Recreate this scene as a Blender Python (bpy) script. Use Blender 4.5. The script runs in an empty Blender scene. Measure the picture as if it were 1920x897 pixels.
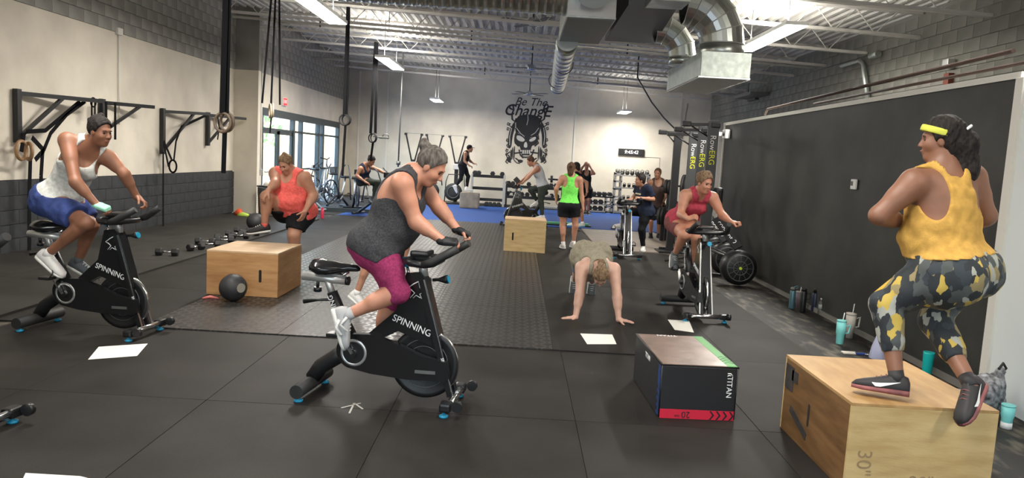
import bpy, bmesh, math, random
import numpy as np
from mathutils import Vector, Matrix

C = bpy.context.scene.collection
SC = bpy.context.scene
# ---------------------------------------------------------------- camera
F_PX, W_PX, H_PX = 1400.0, 1920.0, 897.0
YAW, PITCH, ROLL, CAM_H = math.radians(0.27083), math.radians(6.20036), math.radians(3.14842), 1.7
def cam_axes():
    cy, sy = math.cos(YAW), math.sin(YAW); cp, sp = math.cos(PITCH), math.sin(PITCH); cr, sr = math.cos(ROLL), math.sin(ROLL)
    right = np.array([cy, sy, 0.]); f0 = np.array([-sy, cy, 0.]); up = np.array([0, 0, 1.])
    fwd = f0*cp-up*sp; up2 = up*cp+f0*sp
    return right*cr+up2*sr, up2*cr-right*sr, fwd
CR, CU, CF = cam_axes()
cam = bpy.data.cameras.new('camera'); cam.sensor_width = 36; cam.lens = F_PX/W_PX*36; cam.clip_end = 200
camo = bpy.data.objects.new('camera', cam); C.objects.link(camo)
mw = Matrix.Identity(4)
for i in range(3):
    mw[i][0] = CR[i]; mw[i][1] = CU[i]; mw[i][2] = -CF[i]
mw[2][3] = CAM_H
camo.matrix_world = mw
SC.camera = camo
ORG = np.array([0, 0, CAM_H])
def ray(px, py): return CR*(px-960)/F_PX-CU*(py-448.5)/F_PX+CF
def atY(px, py, Y):
    d = ray(px, py); return ORG+d*(Y/d[1])
def atX(px, py, X):
    d = ray(px, py); return ORG+d*(X/d[0])
def atZ(px, py, Z=0.0):
    d = ray(px, py); return ORG+d*((Z-CAM_H)/d[2])

# ---------------------------------------------------------------- world, lights, exposure
world = bpy.data.worlds.new('world'); SC.world = world; world.use_nodes = True
nt = world.node_tree; bg = nt.nodes['Background']
sky = nt.nodes.new('ShaderNodeTexSky'); sky.sky_type = 'NISHITA'; sky.sun_elevation = math.radians(50); sky.sun_rotation = math.radians(40)
sky.sun_disc = False; sky.air_density = 1.2; sky.dust_density = 3
nt.links.new(sky.outputs[0], bg.inputs[0]); bg.inputs[1].default_value = WORLD_S = 1.3
SC.view_settings.view_transform = 'Standard'; SC.view_settings.look = 'None'; SC.view_settings.gamma = 1
SC.view_settings.use_curve_mapping = False
SC.view_settings.exposure = 0.5
def area_light(name, loc, sx, sy, power, rot=(0, 0, 0), col=(1, 1, 1)):
    l = bpy.data.lights.new(name, 'AREA'); l.shape = 'RECTANGLE'; l.size = sx; l.size_y = sy; l.energy = power; l.color = col
    o = bpy.data.objects.new(name, l); o.location = loc; o.rotation_euler = rot; C.objects.link(o); return o
WARM = (1.0, .955, .88)
# hanging strip lights: positions of the lamps themselves (built further down), seen ones first, then five added out of view to light the near floor
STRIPS = [(-3.35, 12.3, 3.9, 2.44), (-3.4, 19.2, 3.9, 2.44), (4.0, 12.75, 3.9, 2.7), (-2.85, 25.0, 3.45, 1.2), (3.35, 25.0, 3.4, 1.2),
          (-3.35, 6.0, 3.9, 2.44), (4.0, 6.2, 3.9, 2.44), (0.4, 3.2, 3.9, 2.44), (-3.35, 0.0, 3.9, 2.44), (4.0, 0.0, 3.9, 2.44)]
for i, (x, y, z, L) in enumerate(STRIPS):
    pw = 200 if i < 3 else 110 if i < 5 else 85
    area_light('strip_glow', (x, y, z-0.06), .26, L, pw, (0, 0, 0), WARM)
    area_light('strip_uplight', (x, y, z+0.08), .26, L, pw*(.38 if i not in (3, 4) else .12), (math.pi, 0, 0), WARM)
# daylight comes from the sky through the storefront on the left and the open roller door behind the photographer
for nm, loc, sx, sy, rot in (('storefront_portal', (-6.9, 22.9, 1.3), 8.1, 2.6, (math.pi/2, 0, -math.pi/2)), ('roller_door_portal', (-1.0, -4.0, 1.5), 5.0, 3.0, (math.pi/2, 0, 0))):
    o = area_light(nm, loc, sx, sy, 1, rot); o.data.cycles.is_portal = True

# ---------------------------------------------------------------- materials
MATS = {}
def mat(name, col, rough=.6, metal=0., noise=0., nscale=20., bump=0., bscale=60., spec=.5, emit=None, estr=0., alpha=1., trans=0., col2=None, sss=0., coat=0., stretch=None):
    if name in MATS: return MATS[name]
    m = bpy.data.materials.new(name); m.use_nodes = True; MATS[name] = m
    t = m.node_tree; b = t.nodes['Principled BSDF']
    b.inputs['Base Color'].default_value = (*col, 1); b.inputs['Roughness'].default_value = rough; b.inputs['Metallic'].default_value = metal
    b.inputs['Specular IOR Level'].default_value = spec
    if coat: b.inputs['Coat Weight'].default_value = coat
    if sss: b.inputs['Subsurface Weight'].default_value = sss; b.inputs['Subsurface Radius'].default_value = (.02, .008, .004); b.inputs['Subsurface Scale'].default_value = .5
    if trans: b.inputs['Transmission Weight'].default_value = trans
    if emit: b.inputs['Emission Color'].default_value = (*emit, 1); b.inputs['Emission Strength'].default_value = estr
    tc = None
    if noise or bump or col2:
        tc = t.nodes.new('ShaderNodeTexCoord'); src = tc.outputs['Object']
        if stretch:
            mp = t.nodes.new('ShaderNodeMapping'); mp.inputs['Scale'].default_value = stretch; t.links.new(src, mp.inputs[0]); src = mp.outputs[0]
    if noise or col2:
        n = t.nodes.new('ShaderNodeTexNoise'); n.inputs['Scale'].default_value = nscale; n.inputs['Detail'].default_value = 6
        t.links.new(src, n.inputs['Vector'])
        r = t.nodes.new('ShaderNodeValToRGB'); c2 = col2 or tuple(min(1, c*(1+noise)) for c in col); c1 = col if col2 else tuple(c*(1-noise) for c in col)
        r.color_ramp.elements[0].color = (*c1, 1); r.color_ramp.elements[1].color = (*c2, 1)
        if name == 'worn_concrete': r.color_ramp.elements[0].position = .50; r.color_ramp.elements[1].position = .72
        else: r.color_ramp.elements[0].position = .35; r.color_ramp.elements[1].position = .68
        t.links.new(n.outputs[0], r.inputs[0]); t.links.new(r.outputs[0], b.inputs['Base Color'])
    if bump:
        n2 = t.nodes.new('ShaderNodeTexNoise'); n2.inputs['Scale'].default_value = bscale; n2.inputs['Detail'].default_value = 4
        t.links.new(src, n2.inputs['Vector'])
        bp = t.nodes.new('ShaderNodeBump'); bp.inputs['Strength'].default_value = bump; bp.inputs['Distance'].default_value = .01
        t.links.new(n2.outputs[0], bp.inputs['Height']); t.links.new(bp.outputs[0], b.inputs['Normal'])
    return m

# ---------------------------------------------------------------- tagging
def tag(o, label=None, cat=None, group=None, kind=None):
    if label: o['label'] = label
    if cat: o['category'] = cat
    if group: o['group'] = group
    if kind: o['kind'] = kind
    return o
def empty(name, loc=(0, 0, 0), rz=0., label=None, cat=None, group=None):
    o = bpy.data.objects.new(name, None); C.objects.link(o); o.location = loc; o.rotation_euler = (0, 0, rz); o.empty_display_size = .1
    return tag(o, label, cat, group)
def copy_tree(o, parent=None):
    c = o.copy(); C.objects.link(c); c.parent = parent
    for ch in KIDS.get(o.name, []): 
        copy_tree_child(ch, c)
    return c
KIDS = {}
def copy_tree_child(o, parent):
    c = o.copy(); C.objects.link(c); c.parent = parent
    for ch in KIDS.get(o.name, []): copy_tree_child(ch, c)
def setp(o, parent):
    if parent is not None:
        o.parent = parent; KIDS.setdefault(parent.name, []).append(o)
    return o
def dup(o, loc, rz, label, group=None):
    c = copy_tree(o); c.location = loc; c.rotation_euler = (0, 0, rz); c['label'] = label
    if group: c['group'] = group
    return c

# ---------------------------------------------------------------- mesh builder
def V3(*a): return Vector(a)
def basis(d):
    d = Vector(d).normalized(); a = Vector((0, 0, 1)) if abs(d.z) < .9 else Vector((1, 0, 0))
    u = d.cross(a).normalized(); return u, d.cross(u).normalized(), d
class MB:
    def __init__(s): s.v = []; s.f = []; s.sm = []
    def _add(s, vs, fs, smooth=False):
        o = len(s.v); s.v += [tuple(v) for v in vs]; s.f += [tuple(i+o for i in f) for f in fs]; s.sm += [smooth]*len(fs); return s
    def box(s, c, d, rz=0., R=None):
        hx, hy, hz = d[0]/2, d[1]/2, d[2]/2; c = Vector(c)
        M_ = R if R is not None else Matrix.Rotation(rz, 3, 'Z')
        vs = [c+M_@Vector((x, y, z)) for x in (-hx, hx) for y in (-hy, hy) for z in (-hz, hz)]
        return s._add(vs, [(0, 1, 3, 2), (4, 6, 7, 5), (0, 4, 5, 1), (2, 3, 7, 6), (0, 2, 6, 4), (1, 5, 7, 3)])
    def bbox(s, c, d, b=.01, R=None):   # box with chamfered edges
        c = Vector(c); M_ = R if R is not None else Matrix.Identity(3); h = [x/2 for x in d]; b = min(b, min(h)*.9)
        bm = bmesh.new(); bmesh.ops.create_cube(bm, size=1)
        for v in bm.verts: v.co = Vector((v.co.x*d[0], v.co.y*d[1], v.co.z*d[2]))
        bmesh.ops.bevel(bm, geom=bm.edges[:], offset=b, segments=2, profile=.6, affect='EDGES')
        bm.verts.ensure_lookup_table()
        vs = [c+M_@v.co for v in bm.verts]; fs = [tuple(v.index for v in f.verts) for f in bm.faces]; bm.free()
        return s._add(vs, fs, False)
    def bar(s, a, b, w, h=None, up=None):   # rectangular bar from a to b
        h = h or w; a = Vector(a); b = Vector(b); d = (b-a).normalized(); upv = Vector(up) if up else (Vector((0, 0, 1)) if abs(d.z) < .95 else Vector((0, 1, 0)))
        x = d.cross(upv).normalized(); y = x.cross(d)
        vs = [p+x*sx*w/2+y*sy*h/2 for p in (a, b) for sx, sy in ((-1, -1), (1, -1), (1, 1), (-1, 1))]
        return s._add(vs, [(3, 2, 1, 0), (4, 5, 6, 7), (0, 1, 5, 4), (1, 2, 6, 5), (2, 3, 7, 6), (3, 0, 4, 7)])
    def cyl(s, a, b, r, r2=None, n=16, cap=True, smooth=True):
        a = Vector(a); b = Vector(b); r2 = r if r2 is None else r2; u, v, d = basis(b-a)
        vs = [p+(u*math.cos(2*math.pi*i/n)+v*math.sin(2*math.pi*i/n))*q for p, q in ((a, r), (b, r2)) for i in range(n)]
        s._add(vs, [(i, n+i, n+(i+1) % n, (i+1) % n)[::-1] for i in range(n)], smooth)
        if cap: s._add(vs, [tuple(range(n))[::-1] if False else tuple(range(n)), tuple(range(2*n-1, n-1, -1))])
        return s
    def tube(s, pts, r, n=8, closed=False, smooth=True, flat=None):
        P = [Vector(p) for p in pts]; m = len(P); rs = r if isinstance(r, (list, tuple)) else [r]*m
        vs = []; u = None
        for i, p in enumerate(P):
            d = (P[(i+1) % m]-P[i-1]) if closed else (P[min(i+1, m-1)]-P[max(i-1, 0)])
            d.normalize()
            if u is None: u = basis(d)[0]
            u = (u-d*u.dot(d)).normalized(); v = d.cross(u)
            for k in range(n):
                an = 2*math.pi*k/n; vs.append(p+(u*math.cos(an)+v*math.sin(an)*(flat or 1))*rs[i])
        fs = [(i*n+k, i*n+(k+1) % n, ((i+1) % m)*n+(k+1) % n, ((i+1) % m)*n+k) for i in range(m if closed else m-1) for k in range(n)]
        s._add(vs, fs, smooth)
        if not closed: s._add(vs, [tuple(range(n))[::-1], tuple(range((m-1)*n, m*n))])
        return s
    def lathe(s, c, prof, n=24, axis=(0, 0, 1), smooth=True):   # prof: (r, t) along axis
        c = Vector(c); u, v, d = basis(axis); m = len(prof); vs = []
        for r, t in prof:
            for k in range(n):
                an = 2*math.pi*k/n; vs.append(c+d*t+(u*math.cos(an)+v*math.sin(an))*max(r, 1e-4))
        fs = [(i*n+k, i*n+(k+1) % n, (i+1)*n+(k+1) % n, (i+1)*n+k) for i in range(m-1) for k in range(n)]
        s._add(vs, fs, smooth); s._add(vs, [tuple(range(n))[::-1], tuple(range((m-1)*n, m*n))]); return s
    def prism(s, poly, t0, t1, fn):   # poly 2D, extruded between t0,t1; fn(x,y,t)->3D
        n = len(poly); vs = [fn(x, y, t) for t in (t0, t1) for x, y in poly]
        ar = sum(poly[i][0]*poly[(i+1) % n][1]-poly[(i+1) % n][0]*poly[i][1] for i in range(n))
        return s._add(vs, [tuple(range(n)), tuple(range(2*n-1, n-1, -1))]+[(i, n+i, n+(i+1) % n, (i+1) % n) for i in range(n)])
    def sphere(s, c, r, n=16, m=10, sc=(1, 1, 1), R=None):
        c = Vector(c); M_ = R or Matrix.Identity(3); vs = []
        for i in range(m+1):
            th = math.pi*i/m
            for k in range(n):
                ph = 2*math.pi*k/n; vs.append(c+M_@Vector((r*sc[0]*math.sin(th)*math.cos(ph), r*sc[1]*math.sin(th)*math.sin(ph), r*sc[2]*math.cos(th))))
        return s._add(vs, [(i*n+k, (i+1)*n+k, (i+1)*n+(k+1) % n, i*n+(k+1) % n) for i in range(m) for k in range(n)], True)
    def torus(s, c, R_, r, axis=(0, 0, 1), n=28, m=10, flat=1.):
        u, v, d = basis(axis); c = Vector(c); vs = []
        for i in range(n):
            a = 2*math.pi*i/n; e = u*math.cos(a)+v*math.sin(a)
            for k in range(m):
                b = 2*math.pi*k/m; vs.append(c+e*(R_+r*math.cos(b))+d*r*flat*math.sin(b))
        return s._add(vs, [(i*m+k, ((i+1) % n)*m+k, ((i+1) % n)*m+(k+1) % m, i*m+(k+1) % m) for i in range(n) for k in range(m)], True)
    def mesh(s, name, m, fix=True):
        me = bpy.data.meshes.new(name); me.from_pydata(s.v, [], s.f); me.polygons.foreach_set('use_smooth', s.sm)
        if fix:
            bm = bmesh.new(); bm.from_mesh(me); bmesh.ops.remove_doubles(bm, verts=bm.verts, dist=1e-6); bmesh.ops.recalc_face_normals(bm, faces=bm.faces); bm.to_mesh(me); bm.free()
        me.materials.append(m); me.update(); return me
    def build(s, name, m, parent=None, loc=None, rz=None, **kw):
        o = bpy.data.objects.new(name, s.mesh(name, m, **kw)); C.objects.link(o); setp(o, parent)
        if loc is not None: o.location = loc
        if rz is not None: o.rotation_euler = (0, 0, rz)
        return o
def text(body, name, m, size, loc, R, parent=None, ext=.002, align='CENTER', shear=0., sx=1., bold=0.):
    cu = bpy.data.curves.new(name, 'FONT'); cu.body = body; cu.size = size; cu.extrude = ext; cu.align_x = align; cu.align_y = 'CENTER'; cu.shear = shear; cu.offset = bold
    tmp = bpy.data.objects.new(name, cu); C.objects.link(tmp); bpy.context.view_layer.update()
    me = bpy.data.meshes.new_from_object(tmp.evaluated_get(bpy.context.evaluated_depsgraph_get())); bpy.data.objects.remove(tmp); bpy.data.curves.remove(cu)
    me.name = name; me.materials.clear(); me.materials.append(m); o = bpy.data.objects.new(name, me); C.objects.link(o)
    M_ = R.to_4x4() @ Matrix.Diagonal((sx, 1, 1, 1)); M_.translation = Vector(loc); o.matrix_local = M_
    setp(o, parent); return o
def RM(x, y, z): return Matrix((x, y, z)).transposed()   # columns x,y,z
# ---------------------------------------------------------------- signed-distance figures (continuous bodies, garments, hair)
def nv(a): a = np.asarray(a, float); return a/max(1e-9, np.linalg.norm(a))
def smin(a, b, k):
    if k <= 0: return np.minimum(a, b)
    h = np.maximum(k-np.abs(a-b), 0)/k; return np.minimum(a, b)-h*h*k*.25
def d_prim(p, q):
    t = q[0]
    if t == 'c' or t == 'f':
        a, b, ra, rb = q[1:5]; ab = b-a; L2 = ab@ab; h = np.clip((p-a)@ab/L2, 0, 1)
        d = np.linalg.norm(p-a-h[:, None]*ab, axis=1)-(ra+(rb-ra)*h)
        if t == 'f': d = np.maximum(d, (p-b)@(ab/math.sqrt(L2)))
        return d
    if t == 'e':
        c, R_, r = q[1:4]; l = (p-c)@R_; k0 = np.linalg.norm(l/r, axis=1); k1 = np.linalg.norm(l/(r*r), axis=1)
        return k0*(k0-1)/np.maximum(k1, 1e-6)
    if t == 'b':
        c, R_, r, rr = q[1:5]; l = np.abs((p-c)@R_)-(r-rr); return np.linalg.norm(np.maximum(l, 0), axis=1)+np.minimum(l.max(1), 0)-rr
    if t == 'p': return (p-q[1])@q[2]
def bounds(q):
    t = q[0]
    if t in 'cf': return np.minimum(q[1]-q[3], q[2]-q[4]), np.maximum(q[1]+q[3], q[2]+q[4])
    if t in 'eb': r = np.abs(q[2])@q[3]; return q[1]-r, q[1]+r
def infl(q, t):
    if t == 0: return q
    if q[0] in 'cf': return (q[0], q[1], q[2], q[3]+t, q[4]+t)
    if q[0] in 'eb': return (q[0], q[1], q[2], q[3]+t)+tuple(q[4:])
def sdf_mesh(uni, mods, vox, box=None, noise=None, shell=None):
    """uni: [(prim,k)], mods: [('s'|'i', prim, k)] applied afterwards. returns verts, quads"""
    lo = np.min([bounds(q)[0] for q, k in uni], 0)-.03; hi = np.max([bounds(q)[1] for q, k in uni], 0)+.03
    if box is not None: lo = np.maximum(lo, box[0]); hi = np.minimum(hi, box[1])
    B = 6; nb = np.maximum(1, np.ceil((hi-lo)/(vox*B)).astype(int)); n = nb*B
    ii = np.stack(np.meshgrid(*[np.arange(x) for x in nb], indexing='ij'), -1).reshape(-1, 3)
    cen = lo+(ii+.5)*vox*B; hd = vox*B*.87
    cd = np.full(len(cen), 9.); pd = []
    for q, k in uni:
        d = d_prim(cen, q); pd.append(d); cd = np.minimum(cd, d)
    act = np.abs(cd) < hd*1.35+.05
    # interior blocks far below surface are dropped
    act = np.nonzero(act)[0]
    off = np.stack(np.meshgrid(*[np.arange(B)]*3, indexing='ij'), -1).reshape(-1, 3)*vox
    base = lo+ii[act]*vox*B
    pts = (base[:, None, :]+off[None]).reshape(len(act), -1, 3)+vox*.5
    D = np.full(pts.shape[:2], .3)
    for (q, k), d in zip(uni, pd):
        sel = np.nonzero(d[act] < hd*1.35+.05+k)[0]
        if len(sel) == 0: continue
        dd = d_prim(pts[sel].reshape(-1, 3), q).reshape(len(sel), -1); D[sel] = smin(D[sel], dd, k)
    if noise is not None: D += noise(pts.reshape(-1, 3)).reshape(D.shape)
    for op, q, k in mods:
        dd = d_prim(pts.reshape(-1, 3), q).reshape(D.shape)
        D = -smin(-D, dd, k) if op == 's' else -smin(-D, -dd, k)
    G = np.full(tuple(nb)+(B, B, B), .3, np.float32)
    cdm = cd.copy()
    for op, q, k in mods:
        dd = d_prim(cen, q); cdm = np.maximum(cdm, -dd if op == 's' else dd)
    G[:] = np.sign(cdm).reshape(tuple(nb))[..., None, None, None]*.3
    G[ii[act][:, 0], ii[act][:, 1], ii[act][:, 2]] = D.reshape(len(act), B, B, B)
    G = G.transpose(0, 3, 1, 4, 2, 5).reshape(n)
    G = np.pad(G, 1, constant_values=.3); org = lo-vox*.5
    return nets(G, org, vox)
def nets(G, org, vox):
    S = G < 0; nx, ny, nz = G.shape
    cnt = np.zeros((nx-1, ny-1, nz-1), np.int8)
    for a in (0, 1):
        for b in (0, 1):
            for c in (0, 1): cnt += S[a:nx-1+a, b:ny-1+b, c:nz-1+c]
    I, J, K = np.nonzero((cnt > 0) & (cnt < 8)); m = len(I)
    if m == 0: return np.zeros((0, 3)), np.zeros((0, 4), int)
    idx = np.full(cnt.shape, -1, np.int32); idx[I, J, K] = np.arange(m)
    acc = np.zeros((m, 3)); num = np.zeros(m)
    cs = [(a, b, c) for a in (0, 1) for b in (0, 1) for c in (0, 1)]
    val = {c: G[I+c[0], J+c[1], K+c[2]] for c in cs}
    for c in cs:
        for ax in range(3):
            if c[ax]: continue
            e = list(c); e[ax] = 1; v0 = val[c]; v1 = val[tuple(e)]; x = (v0 < 0) != (v1 < 0)
            t = np.where(x, v0/np.where(x, v0-v1, 1), 0)
            p = np.array(c, float)[None].repeat(m, 0); p[:, ax] = t
            acc += p*x[:, None]; num += x
    P = (np.stack([I, J, K], 1)+acc/num[:, None])*vox+org
    Q = []
    for ax in range(3):
        u, v = [(1, 2), (2, 0), (0, 1)][ax]
        sl0 = [slice(None)]*3; sl1 = [slice(None)]*3; sl0[ax] = slice(0, -1); sl1[ax] = slice(1, None)
        x = S[tuple(sl0)] != S[tuple(sl1)]; e = np.stack(np.nonzero(x), 1)
        e = e[(e[:, u] > 0) & (e[:, v] > 0) & (e[:, u] < G.shape[u]-1) & (e[:, v] < G.shape[v]-1)]
        du = np.zeros(3, int); du[u] = 1; dv = np.zeros(3, int); dv[v] = 1
        q = [idx[tuple((e-d).T)] for d in (0*du, du, du+dv, dv)]; q = np.stack(q, 1)
        fl = ~S[e[:, 0], e[:, 1], e[:, 2]]; q[fl] = q[fl][:, ::-1]; Q.append(q)
    Q = np.concatenate(Q); Q = Q[(Q >= 0).all(1)]
    return P, Q
def mesh_np(name, parts, m, parent=None, origin=None):
    vs = []; fs = []; o = 0
    for P, Q in parts:
        vs.append(P); fs.append(Q+o); o += len(P)
    P = np.concatenate(vs); Q = np.concatenate(fs)
    if origin is not None: P = P-origin
    me = bpy.data.meshes.new(name); me.vertices.add(len(P)); me.vertices.foreach_set('co', P.astype(np.float32).ravel())
    me.loops.add(Q.size); me.loops.foreach_set('vertex_index', Q.astype(np.int32).ravel())
    me.polygons.add(len(Q)); me.polygons.foreach_set('loop_start', np.arange(0, Q.size, 4, dtype=np.int32))
    me.polygons.foreach_set('use_smooth', np.ones(len(Q), bool)); me.update(calc_edges=True); me.validate()
    me.materials.append(m); ob = bpy.data.objects.new(name, me); C.objects.link(ob); setp(ob, parent); return ob
def wrinkle(A, f=55., seed=0):
    rs = np.random.RandomState(seed); K = [(nv(rs.randn(3))*f*s, rs.rand()*6) for s in (.4, .7, 1., 1.5)]
    def fn(p):
        w = 0.
        for v, ph in K: w = w+np.sin(p@v+ph+1.5*np.sin(p@(v[[1, 2, 0]]*.6)))
        return A*.35*w
    return fn
LAST = {}
class Person:
    def __init__(s, label, Y, hip, neck, head, face, fp, fc, S=1., w=1., lw=1., bust=1., skin='skin_light', vox=.009, belly=0., hunch=0., headfix=1., legs=None, arms=None, upc=None, shrug=(0, 0)):
        s.S = S; s.vox = vox; s.w = w
        P3 = lambda a, par=None, L=None: s.pt(a, par, L)
        s.hip = atY(hip[0], hip[1], hip[2] if len(hip) > 2 else Y)
        s.neck = s.pt(neck, s.hip, .50*S); s.U = nv(s.neck-s.hip); T = s.T = np.linalg.norm(s.neck-s.hip)
        def frame(yaw):
            f = np.array([math.cos(math.radians(yaw)), math.sin(math.radians(yaw)), 0]) if not isinstance(yaw, (tuple, list)) else np.array(yaw, float)
            f = nv(f-s.U*(f@s.U)); return f, np.cross(s.U, f)
        s.Fp, s.Lp = frame(fp); s.Fc, s.Lc = frame(fc)
        s.Fm = nv(s.Fp+s.Fc); s.Lm = nv(s.Lp+s.Lc)
        s.head = s.pt(head, s.neck, .20*S); yaw, pit = face[:2]; rl = face[2] if len(face) > 2 else 0
        cy, sy, cp, sp = math.cos(math.radians(yaw)), math.sin(math.radians(yaw)), math.cos(math.radians(pit)), math.sin(math.radians(pit))
        s.Fh = np.array([cy*cp, sy*cp, sp]); lh = np.array([-sy, cy, 0]); uh = np.cross(s.Fh, lh)
        r = math.radians(rl); s.Uh = uh*math.cos(r)+lh*math.sin(r); s.Lh = np.cross(s.Uh, s.Fh); s.hs = .93*S*headfix
        s.skin = skin; U = s.U; q = s.q = {}
        E_ = lambda c, F_, L_, U_, r: ('e', c, np.stack([L_, F_, U_], 1), np.array(r)*1.)
        h0 = s.hip; mid = -s.Fm*hunch*S
        q['pelvis'] = [(E_(h0+U*.03*S-s.Fp*.01, s.Fp, s.Lp, U, (.158*w*S, .118*w*S, .125*S)), .08)]
        q['glute'] = [(('c', h0+s.Lp*g*.07*S*w-s.Fp*.055*S*w-U*.03*S, h0+s.Lp*g*.085*S*w-s.Fp*.03*S-U*.06*S, .098*S*w, .09*S*w), .06) for g in (1, -1)]
        q['belly'] = [(E_(h0+U*T*.38+mid*.8+s.Fm*.012*S, s.Fm, s.Lm, U, (.132*w*S, .10*w*S, .17*S)), .09)]
        if belly: q['belly'].append((E_(h0+U*T*.33+mid*.5+s.Fm*(.05+belly*.5)*S, s.Fm, s.Lm, U, (.125*w*S, .10*w*S, .13*S)), .08))
        q['chest'] = [(E_(h0+U*T*.70+mid, s.Fc, s.Lc, U, (.142*w**.6*S, .102*w**.7*S, .165*S)), .09)]
        if bust > 0: q['bust'] = [(E_(h0+U*T*.66+mid*.7+s.Fc*(.075*w**.5)*S+s.Lc*g*.068*S, s.Fc, s.Lc, U, (.072*S*bust, .062*S*bust, .068*S*bust)), .04) for g in (1, -1)]
        s.sh = {}; s.hj = {}
        for g, nme in ((1, 'L'), (-1, 'R')):
            s.sh[nme] = s.neck-U*.045*S+s.Lc*g*.160*S*w**.35+(np.array([0, 0, 1])*shrug[0]+s.Fc*shrug[1])*S
            s.hj[nme] = h0+s.Lp*g*.088*S*w**.5-U*.02*S
        ck = s.neck-U*.05*S
        q['yoke'] = [(('c', ck+(s.sh[n]-ck)*.25-s.Fc*.01, s.sh[n], .066*S*w**.3, .056*S*lw), .05) for n in 'LR']
        q['trap'] = [(('c', s.neck+U*.03*S-s.Fc*.012, s.neck-U*.01*S+(s.sh[n]-s.neck)*.6, .045*S, .04*S), .06) for n in 'LR']
        skull0 = s.head-s.Uh*.06*s.hs-s.Fh*.02*s.hs
        q['neck'] = [(('c', s.neck-U*.02*S+s.Fc*.005, skull0, .055*S*w**.25, .05*S*w**.25), .05)]
        H = s.head; k = s.hs; A = lambda f, l, u: H+s.Fh*f*k+s.Lh*l*k+s.Uh*u*k
        EH = lambda f, l, u, r: E_(A(f, l, u), s.Fh, s.Lh, s.Uh, np.array(r)*k)
        s.A = A; s.EH = EH
        q['head'] = [(EH(-.012, 0, .03, (.073, .094, .092)), .02), (EH(.022, 0, -.045, (.056, .070, .075)), .04), (EH(.064, 0, -.100, (.026, .020, .020)), .035),
                     (EH(.055, .035, -.03, (.022, .028, .024)), .03), (EH(.055, -.035, -.03, (.022, .028, .024)), .03),
                     (('c', A(.070, .03, .022), A(.078, 0, .024), .011*k, .012*k), .018), (('c', A(.070, -.03, .022), A(.078, 0, .024), .011*k, .012*k), .018),
                     (('c', A(.086, 0, .008), A(.106, 0, -.030), .0075*k, .0115*k), .012), (EH(.095, .012, -.035, (.009, .011, .008)), .008), (EH(.095, -.012, -.035, (.009, .011, .008)), .008),
                     (EH(-.005, .074, -.012, (.008, .020, .032)), .008), (EH(-.005, -.074, -.012, (.008, .020, .032)), .008),
                     (EH(.083, 0, -.066, (.024, .014, .012)), .014)]
        s.hmods = [('s', EH(.092, .031, .002, (.015, .012, .010)), .012), ('s', EH(.092, -.031, .002, (.015, .012, .010)), .012)]
        s.hp = {}; s.lim = {}; rep = []
        for n, a in (arms or {}).items():
            sh = s.sh[n]; el = s.pt(a['e'], sh, .275*S); wr = s.pt(a['w'], el, .235*S)
            rep.append('%s ua%.2f fa%.2f' % (n, np.linalg.norm(el-sh)/S, np.linalg.norm(wr-el)/S))
            q['ua'+n] = [(('c', sh, el, .050*S*lw, .040*S*lw), .03), (('c', sh+(el-sh)*.05, sh+(el-sh)*.45, .053*S*lw, .046*S*lw), .03)]
            q['fa'+n] = [(('c', el, wr, .039*S*lw, .0255*S*lw**.4), .02), (('c', el+(wr-el)*.1, el+(wr-el)*.4, .042*S*lw, .037*S*lw), .02)]
            dr = nv(np.array(a.get('d', wr-el), float)); N = np.array(a.get('n', (0, 0, -1)), float); N = nv(N-dr*(N@dr))
            s.hand(n, wr, dr, N, a.get('curl', 40), a.get('spread', .0)); s.lim['w'+n] = (wr, dr, N, el)
        for n, a in (legs or {}).items():
            hj = s.hj[n]; kn = s.pt(a['k'], hj, .405*S); an = s.pt(a['a'], kn, .385*S)
            rep.append('%s th%.2f sn%.2f' % (n, np.linalg.norm(kn-hj)/S, np.linalg.norm(an-kn)/S))
            pole = kn-(hj+an)/2; pole = pole/max(.001, np.linalg.norm(pole)) if np.linalg.norm(pole) > .03 else s.Fp
            q['th'+n] = [(('c', hj-U*.01, kn, .088*S*lw, .054*S*lw), .05), (('c', hj+(kn-hj)*.1+pole*.012, hj+(kn-hj)*.5+pole*.01, .084*S*lw, .074*S*lw), .04)]
            q['sh'+n] = [(('c', kn, an, .050*S*lw, .033*S*lw**.3), .03), (('c', kn+(an-kn)*.16-pole*.014*S, kn+(an-kn)*.42-pole*.014*S, .050*S*lw, .044*S*lw), .03), (('e', kn+pole*.012, np.eye(3), np.array([.046]*3)*S*lw), .02)]
            ft = np.array(a['f'], float); ft = nv(ft); shd = nv(an-kn)
            fu = nv(-shd+ft*(shd@ft)) if 'fu' not in a else nv(np.array(a['fu'], float)-ft*(np.array(a['fu'], float)@ft)); fl = np.cross(fu, ft)
            heel = an-fu*.05*S-ft*.03*S; ball = heel+ft*.17*S
            q['ft'+n] = [(('c', an, heel+fu*.015*S, .032*S, .026*S), .02), (('c', heel+fu*.012*S, ball+fu*.002, .026*S, .024*S), .02), (('c', an-fu*.012, ball, .026*S, .020*S), .02)]
            s.lim['f'+n] = (an, ft, fu, fl, heel)
        s.root = empty('person', (float(s.hip[0]), float(s.hip[1]), 0)); tag(s.root, label, 'person')
        s.org = np.array(s.root.location); LAST['rep'] = rep
        print('PERSON', label[:40], 'T%.2f hd%.2f' % (T/S, np.linalg.norm(s.head-s.neck)/S), *rep, 'hipz%.2f' % s.hip[2])
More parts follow.
